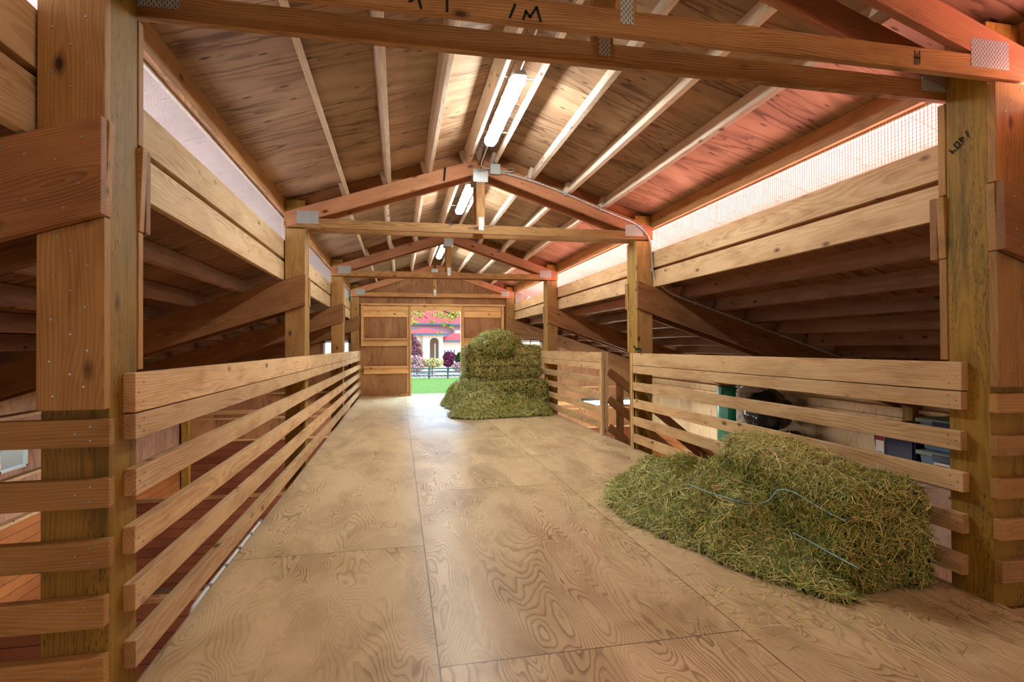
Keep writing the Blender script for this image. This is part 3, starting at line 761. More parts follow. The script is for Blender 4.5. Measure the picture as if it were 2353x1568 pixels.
cable('lamp_cable', [(1.046, 5.62, 2.985), (1.12, 5.60, 2.975), (1.20, 5.63, 3.0), (1.17, 5.72, 3.05), (1.08, 5.9, 3.09), (.9, 6.2, 3.08), (.835, 6.33, 3.06)], .006, 'grey flexible cable looping from the junction box to the next strip light', M['galv'])
cable('lamp_cable', [(.83, 3.69, 3.06), (.835, 3.3, 3.09), (.835, 2.4, 3.13), (.835, 1.2, 3.10), (.83, .53, 3.06)], .007, 'grey cable running between the two nearest strip lights', M['galv'])
# armoured conduit: along the top chord, down the post, along the rafter
def tcz(x, f): return chord_z(x) - .147 + f * .147
cond = [(1.046, yf, 2.975)]
for x in (1.12, 1.25, 1.5, 1.8, 2.1, 2.35): cond.append((x, yf - .006, tcz(x, [.62, .72, .86, .86, .78, .74][[1.12, 1.25, 1.5, 1.8, 2.1, 2.35].index(x)])))
yg = yf - .043
cond += [(2.55, yf - .006, 2.50), (2.68, yf - .006, 2.40), (2.735, yf - .006, 2.28), (2.75, yf - .008, 2.1), (2.752, yf - .025, 1.98), (2.775, yg, 1.88), (2.86, yg, 1.80)]
for x in (3.0, 3.4, 3.9, 4.4, 4.9, 5.4, 6.0): cond.append((x, yg, RAFT - SL * (x - PXI[1]) - .018))
co = cable('electrical_conduit', cond, .0125, 'ribbed metal electrical conduit running down the second truss, post and rafter on the right', M['galv'], n=6, ripple=True)
for x, z in ((1.32, None), (1.75, None), (2.15, None), (2.742, 2.2), (2.748, 1.99), (3.25, -1), (3.9, -1), (4.6, -1)):
    if z is None: z = tcz(x, .84 if x < 2 else .77); 
    yy = yf
    if z == -1: z = RAFT - SL * (x - PXI[1]) - .018; yy = yg + .006
    box('conduit_strap', (x - .007, yy - .022, z - .02), (x + .007, yy + .012, z + .02), M['galv'], co)
# white pipe strapped to the deck edge at the left
pp = tag(cable('water_pipe', [(-.905, 2.60, -.35), (-.905, 2.62, -.12), (-.905, 2.68, -.03), (-.903, 2.78, -.008), (-.903, 3.3, -.006), (-.903, 3.93, -.006)], .011, 'white pipe clipped along the left edge of the loft floor', M['white'], n=6), cat='pipe')
for y in (2.9, 3.15, 3.4, 3.65, 3.9): box('pipe_clip', (-.92, y - .008, -.022), (-.885, y + .008, .008), M['galv'], pp)

# ------------------------------------------------------------------ stairs down on the right
st = empty('staircase', (2.62, 6.2, 0), 'wooden staircase with sloping railings descending to the right from the walkway', 'stairs')
SA = .80
for y in (5.93, 6.60):
    board('stringer', (2.62, y, -.13), (2.62 + 2.6 / SA, y, -.13 - 2.45), .28, .04, (0, 0, 1), M['rafter'], st, cuts=None)
for k in range(11): board('tread', (2.75 + k * .27, 5.95, -.20 - k * .216), (2.75 + k * .27, 6.58, -.20 - k * .216), .26, .038, (1, 0, 0), M['rafter'], st)
for y, zz in ((6.69, (.86, .50, .14)),):
    for z in zz: board('handrail' if z > .8 else 'rail', (2.655, y, z - .04), (5.6, y, z - .04 - 2.945 * SA), .10, .04, (0, 0, 1), M['rafter'], st)
for z in (.1, -.28): board('rail', (3.2, 5.90, z), (5.6, 5.90, z - 2.4 * SA), .10, .04, (0, 0, 1), M['rafter'], st)
for x in (2.82, 3.9, 5.0): board('newel', (x, 6.72, -.3 - (x - 2.6) * SA), (x, 6.72, 1.0 - (x - 2.5) * SA), .089, .05, (1, 0, 0), M['rafter'], st)

# ------------------------------------------------------------------ stalls below
for i, Y in enumerate(YP[:3]):
    for s in (-1, 1):
        a, b = sorted((OUT[s] - s * .06, PXI[s] + s * .25))
        t = empty('stall_partition', ((a + b) / 2, Y, GROUND), '%s orange plank stall partition below the loft on the %s' % (nth(i), side(s)), 'partition', 'stall partitions')
        wbox('planking', (a, Y - .02, GROUND + .02), (b, Y + .02, -1.25), M['tgX'], t)
        board('cap_rail', (a, Y, -1.225), (b, Y, -1.225), .045, .10, (0, 0, 1), M['rafter'], t)
tag(wbox('trim_6', (OUT[-1] + .05, YW - .03, GROUND), (-.95, YW - .002, -.93), M['tgX']), 'planking on the lower end wall, left', kind='structure')
tag(wbox('trim_6', (2.65, YW - .03, GROUND), (OUT[1] - .05, YW - .002, -.93), M['tgX']), 'planking on the lower end wall, right', kind='structure')
for s in (-1, 1):
    a, b = sorted((OUT[s] - s * .06, PXI[s] + s * .2))
    for z in (-.90, -.42, -.28, .12):
        tag(board('trim_7', (a, YW - .03, z), (b, YW - .03, z), .09 if z in (-.28,) else .04, .05, (0, 0, 1), M['trimw']), 'rail on the lower end wall', kind='structure')
    for Y in YP:
        tag(board('wall_post', (OUT[s] - s * .12, Y - .12, GROUND), (OUT[s] - s * .12, Y - .12, .5), .14, .14, (1, 0, 0), M['post']), 'treated post against the %s outer wall, level with the %s walkway post' % (side(s), nth(YP.index(Y))), 'post', 'posts along the outer walls')
lp = empty('stall_light', (4.4, 11.2, -.05), 'lit strip light below the loft seen through the stair opening', 'lamp')
box('lamp_housing', (3.80, 11.14, -.03), (5.05, 11.26, .03), M['lampbody'], lp, .01)
box('lamp_diffuser', (3.84, 11.14, -.115), (5.01, 11.26, -.031), M['lamp'], lp, .01)
for q, (lx, ly, wd) in enumerate(((-.35, 3.2, 'nearest left'), (-.35, 7.6, 'second left'), (-.35, 11.2, 'farthest left'), (2.0, 6.5, 'nearest right'), (2.0, 9.6, 'farther right'))):  # fill lamps added below the loft, out of view, to brighten the stalls
    l2 = empty('stall_light', (lx, ly, -.30), 'unseen fill light added under the loft joists, %s one' % wd, 'lamp', 'added fill lights under the loft')
    box('lamp_housing', (lx - .06, ly - .62, -.33), (lx + .06, ly + .62, -.265), M['lampbody'], l2, .01)
    box('lamp_diffuser', (lx - .05, ly - .6, -.375), (lx + .05, ly + .6, -.331), M['lamp2'], l2, .01)

# storage platform on the right with boxes and bags
sp = empty('storage_shelf', (5.45, 4.7, -1.0), 'plywood shelf carrying the plastic totes on the right', 'shelf')
wbox('shelf_board', (4.68, 3.6, -.78), (6.24, 5.8, -.75), M['lowpurlin'], sp)
wbox('dark_shade_panel', (4.70, 3.62, GROUND), (4.72, 5.78, -.785), M['lowply'], sp)  # dark sheet added under the shelf, its colour standing in for shade
wbox('plinth', (4.98, 3.7, -.75), (5.6, 5.3, -.201), M['lowpurlin'], sp)
for y in (3.7, 5.7): board('shelf_leg', (4.75, y, GROUND), (4.75, y, -.78), .09, .09, (1, 0, 0), M['plank'], sp)
sp2 = empty('storage_shelf', (5.6, 7.8, -1.0), 'plywood shelf carrying the bags and the green roll on the right', 'shelf')
wbox('shelf_board', (5.15, 6.85, -.78), (6.24, 9.3, -.75), M['sideply'], sp2)
for y in (6.95, 9.2): board('shelf_leg', (5.22, y, GROUND), (5.22, y, -.78), .09, .09, (1, 0, 0), M['plank'], sp2)
def tote(x, y, z, w, d, h, body, lid, label, lab=None):
    t = empty('storage_tote', (x, y, z), label, 'storage box', 'storage totes on the right')
    bm = bmesh.new(); bm_box(bm, (-w / 2, -d / 2, 0), (w / 2, d / 2, h))
    for v in bm.verts:
        if v.co.z < .01: v.co.x *= .88; v.co.y *= .88
    bmesh.ops.bevel(bm, geom=bm.edges[:], offset=.02, segments=2, affect='EDGES')
    bm_obj('tote_body', bm, M[body], Matrix.Translation((x, y, z)), t)
    box('tote_lid', (x - w / 2 - .015, y - d / 2 - .015, z + h - .03), (x + w / 2 + .015, y + d / 2 + .015, z + h + .012), M[lid], t, .01)
    box('lid_handle', (x - w / 2 - .03, y - .09, z + h - .06), (x - w / 2 - .013, y + .09, z + h - .005), M['navy'], t, .005)
    if lab: lab(t, x - w / 2, y, z, h, d)
    return t
def tall_label(t, x, y, z, h, d):
    yy = y + d * .28
    wbox('paper_label', (x - .004, yy - .05, z + .05), (x + .03, yy + .05, z + h - .06), M['label'], t)
    wbox('label_print', (x - .006, yy - .05, z + h - .16), (x - .0035, yy + .05, z + h - .06), M['labelred'], t)
    wbox('label_print', (x - .006, yy - .05, z + .05), (x - .0035, yy + .05, z + .08), M['labelred'], t)
    for q in range(4): wbox('label_print', (x - .006, yy - .03, z + .11 + q * .035), (x - .0035, yy + .035, z + .116 + q * .035), M['ink'], t)
def small_label(t, x, y, z, h, d):
    yy = y + .02
    wbox('paper_label', (x - .002, yy - .075, z + h * .3), (x + .04, yy + .075, z + h * .75), M['label'], t)
    wbox('label_print', (x - .004, yy - .065, z + h * .34), (x - .0015, yy + .065, z + h * .45), M['labelblue'], t)
    wbox('label_print', (x - .004, yy - .065, z + h * .5), (x - .0015, yy + .065, z + h * .68), M['labelred'], t)
tote(5.22, 4.75, -.20, .5, .50, .50, 'navy', 'navy', 'tall navy storage tote with a red and white label', tall_label)
tote(5.22, 4.20, -.20, .5, .52, .31, 'bluebin', 'greylid', 'lower translucent blue storage tote with a grey lid and small label', small_label)
tote(5.22, 4.20, .123, .5, .52, .30, 'bluebin', 'greylid', 'upper translucent blue storage tote stacked on another')
def lump(name, c, r, mat, label, cat, amp=.25, seed=1, flat=1.0, parent=None):
    bm = bmesh.new(); bmesh.ops.create_icosphere(bm, subdivisions=4, radius=1)
    from mathutils import noise as ns
    for v in bm.verts:
        d = ns.noise(v.co * 1.7 + Vector((seed, 0, 0))) * amp + ns.noise(v.co * 5 + Vector((0, seed, 0))) * amp * .35
        p = v.co * (1 + d); v.co = Vector((p.x * r[0], p.y * r[1], max(p.z * r[2], -r[2] * flat)))
    o = bm_obj(name, bm, mat, Matrix.Translation(c), parent, smooth=True)
    return tag(o, label, cat)
bm = bmesh.new(); tube_bm(bm, [(5.75, 8.8, -.75), (5.75, 8.8, .42)], .19, 20)
tag(bm_obj('plastic_roll', bm, M['green_plastic'], smooth=False), 'upright roll of green plastic sheet by the right outer wall', 'roll')
bm = bmesh.new(); tube_bm(bm, [(5.72, 8.3, -.75), (5.72, 8.3, .35)], .13, 16)
tag(bm_obj('carpet_roll', bm, M['carpet']), 'upright pale carpet roll beside the green plastic roll', 'roll')
lump('bin_bag', (5.75, 7.78, .10), (.40, .34, .33), M['blackbag'], 'black plastic bag of stored things behind the right fence rails', 'bag', seed=3)
lump('bin_bag', (5.7, 7.78, -.46), (.42, .34, .29), M['blackbag'], 'black plastic bag under another bag by the carpet roll', 'bag', seed=9)
lump('bin_bag', (5.65, 7.16, -.44), (.36, .28, .31), M['blackbag'], 'round black plastic bag between the bags and the tote boxes', 'bag', seed=5)
lump('plastic_film', (5.6, 7.9, .46), (.26, .22, .09), M['clearbag'], 'crumpled clear plastic film on top of the black bag', 'film', amp=.5, seed=6)
lump('plastic_film', (5.35, 5.75, -.60), (.3, .35, .14), M['clearbag'], 'crumpled clear plastic film beside the navy tote', 'film', amp=.5, seed=8)

# ------------------------------------------------------------------ hay
def ribbons(P, D, N, L, W, tint, bend=.15):
    """numpy: each stalk is a bent ribbon of two quads. P centre, D direction, N normal"""
    n = len(P); B = np.cross(D, N); B /= np.linalg.norm(B, axis=1)[:, None] + 1e-9
    cv = (RNG.normal(size=(n, 1)) * bend) * L[:, None]
    V = np.zeros((n, 6, 3)); mid = P + N * np.abs(cv) * .5 + B * cv * .6
    a = P - D * L[:, None] / 2; c = P + D * L[:, None] / 2; w = B * W[:, None] / 2
    tw = RNG.uniform(-.6, .6, (n, 1)); w2 = w * np.cos(tw) + N * W[:, None] / 2 * np.sin(tw)
    for k, (p, ww) in enumerate(((a, w), (mid, w2), (c, w * .7))): V[:, 2 * k] = p - ww; V[:, 2 * k + 1] = p + ww
    V = V.reshape(-1, 3); base = (np.arange(n) * 6)[:, None]
    F = np.concatenate([base + np.array([0, 1, 3, 2]), base + np.array([2, 3, 5, 4])], 1).reshape(-1, 4)
    return V, F, np.repeat(tint, 6, axis=0)
def ribbon_mesh(name, V, F, T, mat):
    me = bpy.data.meshes.new(name); me.vertices.add(len(V)); me.vertices.foreach_set('co', V.astype(np.float32).ravel())
    me.loops.add(F.size); me.loops.foreach_set('vertex_index', F.astype(np.int32).ravel())
    me.polygons.add(len(F)); me.polygons.foreach_set('loop_start', np.arange(0, F.size, 4, dtype=np.int32)); me.polygons.foreach_set('loop_total', np.full(len(F), 4, np.int32))
    ca = me.color_attributes.new('tint', 'FLOAT_COLOR', 'POINT'); ca.data.foreach_set('color', np.concatenate([T, np.ones((len(T), 1))], 1).astype(np.float32).ravel())
    me.materials.append(mat); me.update(); me.validate(); return me
PAL = np.array([srgb(214, 206, 124)[:3], srgb(176, 184, 92)[:3], srgb(132, 152, 72)[:3], srgb(244, 232, 164)[:3], srgb(96, 118, 58)[:3], srgb(196, 160, 90)[:3]])
def tints(n, wts):
    k = RNG.choice(len(PAL), n, p=np.array(wts) / sum(wts)); t = PAL[k] * RNG.uniform(.5, 1.25, (n, 1)); return t
GREEN = (4, 5, 5, 3, 3, 1); GOLD = (5, 3, 2, 5, 1, 3)
def tri_sample(bm, n):
    bm.faces.ensure_lookup_table(); tr = bmesh.ops.triangulate(bm, faces=bm.faces[:])['faces']
    co = np.array([[v.co[:] for v in f.verts] for f in bm.faces])
    cr = np.cross(co[:, 1] - co[:, 0], co[:, 2] - co[:, 0]); ar = np.linalg.norm(cr, axis=1); nr = cr / (ar[:, None] + 1e-12)
    k = RNG.choice(len(co), n, p=ar / ar.sum()); u, v = RNG.random((2, n)); m = u + v > 1; u[m], v[m] = 1 - u[m], 1 - v[m]
    return co[k, 0] + u[:, None] * (co[k, 1] - co[k, 0]) + v[:, None] * (co[k, 2] - co[k, 0]), nr[k]
def fuzz(name, bm, n, Lr, Wr, wts, lift=.012, up=.25, mat=None, flow=None, zmin=.003, droop=0):
    """thatch a core surface with stalks, returned as one mesh with the core"""
    bmesh.ops.recalc_face_normals(bm, faces=bm.faces)
    core = bmesh.new(); me0 = bpy.data.meshes.new('t'); bm.to_mesh(me0); core.from_mesh(me0); bpy.data.meshes.remove(me0)
    P, N = tri_sample(bm, n); bm.free()
    R = RNG.normal(size=(n, 3));
    if flow is not None: R = R + np.array(flow) * RNG.normal(size=(n, 1))
    T = R - N * np.sum(R * N, 1)[:, None]; T /= np.linalg.norm(T, axis=1)[:, None] + 1e-9
    D = T + N * RNG.normal(size=(n, 1)) * up; D /= np.linalg.norm(D, axis=1)[:, None]
    L = RNG.uniform(*Lr, n) * RNG.choice([.5, 1, 1, 1.5], n); W = RNG.uniform(*Wr, n)
    P = P + N * (RNG.random((n, 1)) ** 1.5 * lift)
    V, F, TT = ribbons(P, D, N, L, W, tints(n, wts)); V[:, 2] = np.maximum(V[:, 2], zmin + RNG.random(len(V)) * .004)
    me = ribbon_mesh(name, V, F, TT, M['straw']); me.materials.append(M['haycore'])
    b2 = bmesh.new(); b2.from_mesh(me); nf = len(b2.faces)
    mc = bpy.data.meshes.new('c'); core.to_mesh(mc); core.free(); b2.from_mesh(mc); bpy.data.meshes.remove(mc)
    b2.faces.ensure_lookup_table()
    for f in b2.faces[nf:]: f.material_index = 1; f.smooth = True
    b2.to_mesh(me); b2.free(); return me
from mathutils import noise as mn
def bale_bm(size, seed, amp=.02, cuts=14):
    bm = bmesh.new(); bmesh.ops.create_cube(bm, size=1); bmesh.ops.subdivide_edges(bm, edges=bm.edges[:], cuts=cuts, use_grid_fill=True)
    for v in bm.verts:
        p = v.co.copy(); q = Vector((abs(p.x), abs(p.y), abs(p.z))) * 2
        # soften the corners
        k = 1 - .045 * (max(0, q.x - .8) * max(0, q.y - .8) + max(0, q.y - .8) * max(0, q.z - .8) + max(0, q.x - .8) * max(0, q.z - .8)) / .04
        p = Vector((p.x * size[0], p.y * size[1], p.z * size[2])) * k
        d = mn.noise(p * 6 + Vector((seed, seed, 0))) * amp + mn.noise(p * 17 + Vector((0, seed, 0))) * amp * .5
        v.co = p + v.co.normalized() * d
    return bm
def bale(loc, size, rot, label, n, seed, wts=GREEN, Lr=(.04, .09), Wr=(.0025, .0045), group='hay bales', twine=True, up=.25, tilt=0.):
    bm = bale_bm(size, seed)
    Mx = Matrix.Translation(loc) @ Matrix.Rotation(rot, 4, 'Z') @ Matrix.Rotation(tilt, 4, 'Y')
    bm.transform(Mx)
    me = fuzz('hay_bale', bm, n, Lr, Wr, wts, up=up)
    me.transform(Matrix.Translation(loc).inverted())
    o = mesh_obj('hay_bale', me, Matrix.Translation(loc)); tag(o, label, 'hay bale', group)
    return o
def heap(hf, x0, x1, y0, y1, n, name, label, Lr, Wr, wts, step=.03, group=None, up=.3):
    bm = bmesh.new(); nx = int((x1 - x0) / step); ny = int((y1 - y0) / step); g = {}
    for i in range(nx + 1):
        for j in range(ny + 1):
            x = x0 + i * step; y = y0 + j * step; h = hf(x, y)
            if h > .004: g[i, j] = bm.verts.new((x, y, max(.002, h + mn.noise(Vector((x * 9, y * 9, 0))) * .03 * min(1, h * 12) + mn.noise(Vector((x * 24, y * 24, 3))) * .018 * min(1, h * 12))))
    for i in range(nx):
        for j in range(ny):
            q = [(i, j), (i + 1, j), (i + 1, j + 1), (i, j + 1)]
            if all(k in g for k in q): bm.faces.new([g[k] for k in q])
    for v in [v for v in bm.verts if not v.link_faces]: bm.verts.remove(v)
    bmesh.ops.recalc_face_normals(bm, faces=bm.faces)
    if sum(f.normal.z for f in bm.faces) < 0: bmesh.ops.reverse_faces(bm, faces=bm.faces[:])
    me = fuzz(name, bm, n, Lr, Wr, wts, up=up, lift=.02)
    return tag(mesh_obj(name, me), label, 'hay', group, 'stuff')
def gau(x, y, cx, cy, sx, sy, h, p=2.): return h * math.exp(-(abs((x - cx) / sx) ** p + abs((y - cy) / sy) ** p))
# near bale on the right and the loose hay spilling from it
nb = bale((2.262, 2.72, .245), (.44, 1.16, .47), math.radians(-2), 'large greenish hay bale coming apart by the right fence, nearest the viewer', 30000, 3, Lr=(.035, .10), Wr=(.002, .0038), up=.35)
def near_h(x, y):
    h = gau(x, y, 1.92, 2.85, .22, .36, .30, 2.6) + gau(x, y, 2.15, 3.35, .36, .50, .27, 2.4) + gau(x, y, 2.12, 4.05, .34, .38, .22, 2.4) + gau(x, y, 1.76, 3.5, .24, .46, .16, 2.2) + gau(x, y, 1.98, 2.3, .16, .3, .07, 2)
    h *= 1 + .45 * mn.noise(Vector((x * 4.5, y * 4.5, 1)))
    return min(h, .36) - .028 if x < 2.53 else 0
heap(near_h, 1.2, 2.52, 1.85, 4.9, 42000, 'loose_hay', 'loose green hay spilled over the floor beside the near bale on the right', (.04, .13), (.0022, .004), GREEN)
# rumpled hay lying over the bale
def capf(x, y):
    return .0
bm = bmesh.new(); bmesh.ops.create_icosphere(bm, subdivisions=4, radius=1)
for v in bm.verts:
    p = v.co; d = 1 + mn.noise(p * 2.2) * .22; v.co = Vector((p.x * .20 * d, p.y * .50 * d, p.z * .075 * d))
bm.transform(Matrix.Translation((2.25, 2.85, .475)) @ Matrix.Rotation(math.radians(4), 4, 'X'))
me = fuzz('loose_hay', bm, 9000, (.05, .14), (.002, .0036), GOLD, up=.3, lift=.02)
tag(mesh_obj('loose_hay', me), 'loose golden hay lying on top of the near bale', 'hay', kind='stuff')
for pts, lb in (([(1.70, 3.02, .315), (1.76, 2.86, .30), (1.86, 2.68, .285), (1.94, 2.62, .31), (1.99, 2.60, .37), (2.005, 2.5, .385), (2.015, 2.32, .35), (2.015, 2.17, .335)], 'upper'),
                ([(1.95, 2.44, .20), (1.99, 2.34, .175), (2.0, 2.22, .16), (2.01, 2.10, .15)], 'lower')):
    bm = bmesh.new(); tube_bm(bm, smooth_path(pts, 6), .0032, 6)
    bm_obj('twine', bm, M['twine'], None, nb, smooth=True)
# far haystack
kw = dict(Lr=(.05, .12), Wr=(.004, .007), up=.3, group='bales of the far haystack')
bale((1.93, 9.42, .27), (1.22, .5, .53), math.radians(3), 'front hay bale at the foot of the far haystack by the fence', 9000, 5, GREEN, tilt=math.radians(-3), **kw)
bale((1.93, 10.0, .30), (1.24, .5, .56), 0, 'hay bale in the lower layer of the far haystack behind the front one', 7000, 6, GOLD, **kw)
b3 = bale((1.95, 10.02, .87), (1.26, .52, .58), math.radians(-2), 'upper twine-bound hay bale of the far haystack facing the viewer', 11000, 7, GOLD, **kw)
bale((1.52, 10.95, .29), (.52, 1.2, .56), math.radians(2), 'lower hay bale at the back left of the far haystack', 6000, 8, GOLD, **kw)
bale((1.53, 10.95, .86), (.52, 1.2, .56), math.radians(-1), 'upper hay bale at the back left of the far haystack', 7000, 9, GOLD, **kw)
bale((2.18, 10.7, .29), (.6, .8, .56), 0, 'lower hay bale at the back right of the far haystack', 2500, 12, GOLD, **kw)
bale((2.18, 10.7, .86), (.6, .8, .56), 0, 'upper hay bale at the back right of the far haystack', 4000, 13, GREEN, **kw)
for z in (.80, 1.0):
    bm = bmesh.new(); tube_bm(bm, [(1.4, 9.745, z), (1.9, 9.735, z + .004), (2.5, 9.72, z)], .004, 6); bm_obj('twine', bm, M['ink'], None, b3)
for n_, c, r in ((6500, (1.80, 10.05, 1.17), (.42, .42, .25)), (2500, (1.55, 9.98, 1.12), (.30, .3, .16))):
    bm = bmesh.new(); bmesh.ops.create_icosphere(bm, subdivisions=4, radius=1)
    for v in bm.verts:
        p = v.co; d = 1 + mn.noise(p * 2 + Vector(c)) * .25; v.co = Vector((p.x * r[0] * d, p.y * r[1] * d, p.z * r[2] * d))
    bm.transform(Matrix.Translation(c))
    tag(mesh_obj('loose_hay', fuzz('loose_hay', bm, n_, (.08, .2), (.004, .007), GREEN, up=.35, lift=.03)), 'mound of loose hay on top of the far haystack' if n_ > 3000 else 'smaller tuft of loose hay on the left shoulder of the far haystack', 'hay', kind='stuff')
def far_h(x, y):
    h = gau(x, y, 1.42, 9.25, .38, .46, .33, 2.4) + gau(x, y, 1.15, 8.98, .30, .34, .18, 2.2) + gau(x, y, 1.95, 9.05, .45, .28, .28, 2.4) + gau(x, y, 1.12, 10.7, .22, .55, .42, 2.6) + gau(x, y, 1.25, 9.95, .18, .5, .45, 2.6) + gau(x, y, 2.4, 9.0, .3, .2, .12, 2)
    return h * (1 + .5 * mn.noise(Vector((x * 3.6, y * 3.6, 4)))) - .03
heap(far_h, .5, 2.52, 8.3, 11.6, 22000, 'loose_hay', 'loose hay piled against the front of the far haystack', (.06, .15), (.004, .007), GREEN, step=.045)
# scattered stalks on the boards
def scatter(n, fn, Lr, Wr, wts, label):
    P = np.array([fn() for _ in range(n)]); P = np.c_[P, np.full(n, .003)]
    a = RNG.uniform(0, 2 * math.pi, n); D = np.c_[np.cos(a), np.sin(a), np.zeros(n)]; N = np.tile([0, 0, 1.], (n, 1))
    V, F, T = ribbons(P, D, N, RNG.uniform(*Lr, n), RNG.uniform(*Wr, n), tints(n, wts), bend=.12); V[:, 2] = np.clip(V[:, 2], .001, .02)
    return tag(mesh_obj('scattered_hay', ribbon_mesh('scattered_hay', V, F, T, M['straw'])), label, 'hay', kind='stuff')
G_ = random.gauss
scatter(700, lambda: (G_(1.45, .17), G_(3.75, .45)), (.02, .07), (.0015, .003), GREEN, 'hay stalks scattered on the floor left of the near hay')
scatter(420, lambda: (G_(1.75, .3), G_(2.15, .22)), (.03, .12), (.0015, .003), GOLD, 'hay stalks scattered on the floor in front of the near bale')
scatter(260, lambda: (random.uniform(-.8, 2.5), random.uniform(1.3, 9)), (.01, .04), (.001, .002), GREEN, 'stray hay stalks spread over the loft floor')
scatter(250, lambda: (G_(-.72, .07), G_(5.9, .3)), (.02, .06), (.0015, .003), GREEN, 'small wisp of hay at the left edge of the loft floor')
scatter(200, lambda: (G_(2.45, .15), G_(1.9, .12)), (.02, .08), (.0015, .003), GOLD, 'hay stalks around the foot of the near right post')

# toy horse on the rail top by the second right post
hb = bmesh.new()
tube_bm(hb, [(-.03, 0, .035), (-.015, 0, .037), (.01, 0, .036), (.027, 0, .036)], [.007, .011, .010, .008], 10)
tube_bm(hb, [(-.022, 0, .040), (-.032, 0, .052), (-.036, 0, .062)], [.008, .006, .005], 8)
tube_bm(hb, [(-.036, 0, .064), (-.046, 0, .058), (-.053, 0, .053)], [.0055, .005, .003], 8)
for a, b in ((-.036, -.002), (-.034, .002)): tube_bm(hb, [(a, b, .067), (a + .001, b, .074)], [.002, .0005], 5)
for lx, ly, fx in ((-.022, .006, -.03), (-.020, -.006, -.014), (.022, .006, .028), (.020, -.006, .016)): tube_bm(hb, [(lx, ly, .034), ((lx + fx) / 2, ly, .018), (fx, ly, 0)], [.005, .003, .0025], 6)
tube_bm(hb, [(.030, 0, .038), (.039, 0, .030), (.042, 0, .014)], [.003, .003, .001], 6)
tag(bm_obj('toy_horse', hb, M['bronze'], Matrix.Translation((2.567, 5.60, 1.0675)) @ Matrix.Rotation(math.radians(10), 4, 'Z') @ Matrix.Scale(1.25, 4), smooth=True), 'small dark toy horse standing on the rail by the second right post', 'toy')

# ------------------------------------------------------------------ outdoors beyond the door
prof = [(13.23, -.03), (14.3, -.06), (16, -.22), (22, -.55), (30, -.95), (40, -1.4), (50, -1.75), (56, -1.85), (64, -1.5), (74, -1.25), (120, -1.2)]
def gz(y):
    for (a, b), (c, d) in zip(prof, prof[1:]):
        if a <= y <= c: return b + (d - b) * (y - a) / (c - a)
    return prof[-1][1]
def strip(name, x0, x1, ya, yb, mat, lift=0, lab=''):
    bm = bmesh.new(); n = max(2, int((yb - ya) / 1.5)); rows = []
    for k in range(n + 1):
        y = ya + (yb - ya) * k / n
        rows.append([bm.verts.new((x0 + (x1 - x0) * q / 6, y, gz(y) + lift)) for q in range(7)])
    for A, B in zip(rows, rows[1:]):
        for q in range(6): bm.faces.new((A[q], A[q + 1], B[q + 1], B[q]))
    return tag(bm_obj(name, bm, mat), lab, kind='structure')
strip('ground', -60, 60, 14.4, 52, M['grass'], 0, 'green lawn beyond the doorway')
strip('ground', -60, 60, 52, 110, M['gravel'], 0, 'pale gravel drive in front of the house')
strip('ground', -3, 5, 13.23, 14.4, M['concrete'], 0, 'pale apron outside the doorway')
for s in (-1, 1):
    tag(wbox('ground', (min(s * 60 + CX, OUT[s]), -30, GROUND - .1), (max(s * 60 + CX, OUT[s]), 14.4, GROUND), M['grass']), 'grass beside the barn', kind='structure')
ff = empty('paddock_fence', (3, 50, gz(50)), 'dark green three-rail paddock fence across the lawn', 'fence')
for k in range(-6, 10):
    x = 2.67 + 1.685 * k; board('fence_post', (x, 50 - .02 * k, gz(50) - .1), (x, 50 - .02 * k, -.64), .14, .12, (1, 0, 0), M['fence'], ff)
for z in (-.80, -1.1, -1.44): board('fence_rail', (-8, 49.9, z), (18, 49.9, z - .06), .10, .05, (0, 0, 1), M['fence'], ff)
# house
H = empty('house', (5, 74, gz(74)), 'cream stucco house with red tiled roofs and an arched porch beyond the lawn', 'house')
wbox('main_wall', (-2, 80, -1.3), (18, 88, 4.3), M['mauve_shade'], H)
wbox('side_wall', (7.7, 79.2, -1.3), (18, 80, 4.2), M['mauve_shade'], H)
wbox('side_wall', (7.95, 79.1, 2.0), (18, 79.2, 3.5), M['whitewall'], H)
prism('main_roof', [(-4, 4.35), (20, 4.35), (20, 4.9), (14, 9), (-1, 9), (-4, 4.9)], 'Y', 79.3, 79.4, M['tile'], H).hide_render = False
bpy.data.objects.remove(bpy.data.objects['main_roof'])
def hip(name, x0, x1, y0, y1, z0, z1, inset, mat, parent):
    bm = bmesh.new(); b = [bm.verts.new(p) for p in ((x0, y0, z0), (x1, y0, z0), (x1, y1, z0), (x0, y1, z0))]
    ym = (y0 + y1) / 2; r = [bm.verts.new((x0 + inset, ym, z1)), bm.verts.new((x1 - inset, ym, z1))]
    bm.faces.new(b[::-1]); bm.faces.new((b[0], b[1], r[1], r[0])); bm.faces.new((b[2], b[3], r[0], r[1])); bm.faces.new((b[1], b[2], r[1])); bm.faces.new((b[3], b[0], r[0]))
    return bm_obj(name, bm, mat, None, parent)
hip('main_roof', -3, 19, 79.0, 89.5, 4.45, 7.6, 4, M['tile'], H)
hip('wing_roof', 7.2, 19, 78.2, 88, 4.35, 7.2, 3, M['tile'], H)
wbox('fascia', (-3, 78.9, 4.25), (7.3, 79.0, 4.48), M['teal'], H); wbox('fascia', (7.1, 78.1, 4.12), (19, 78.2, 4.38), M['teal'], H)
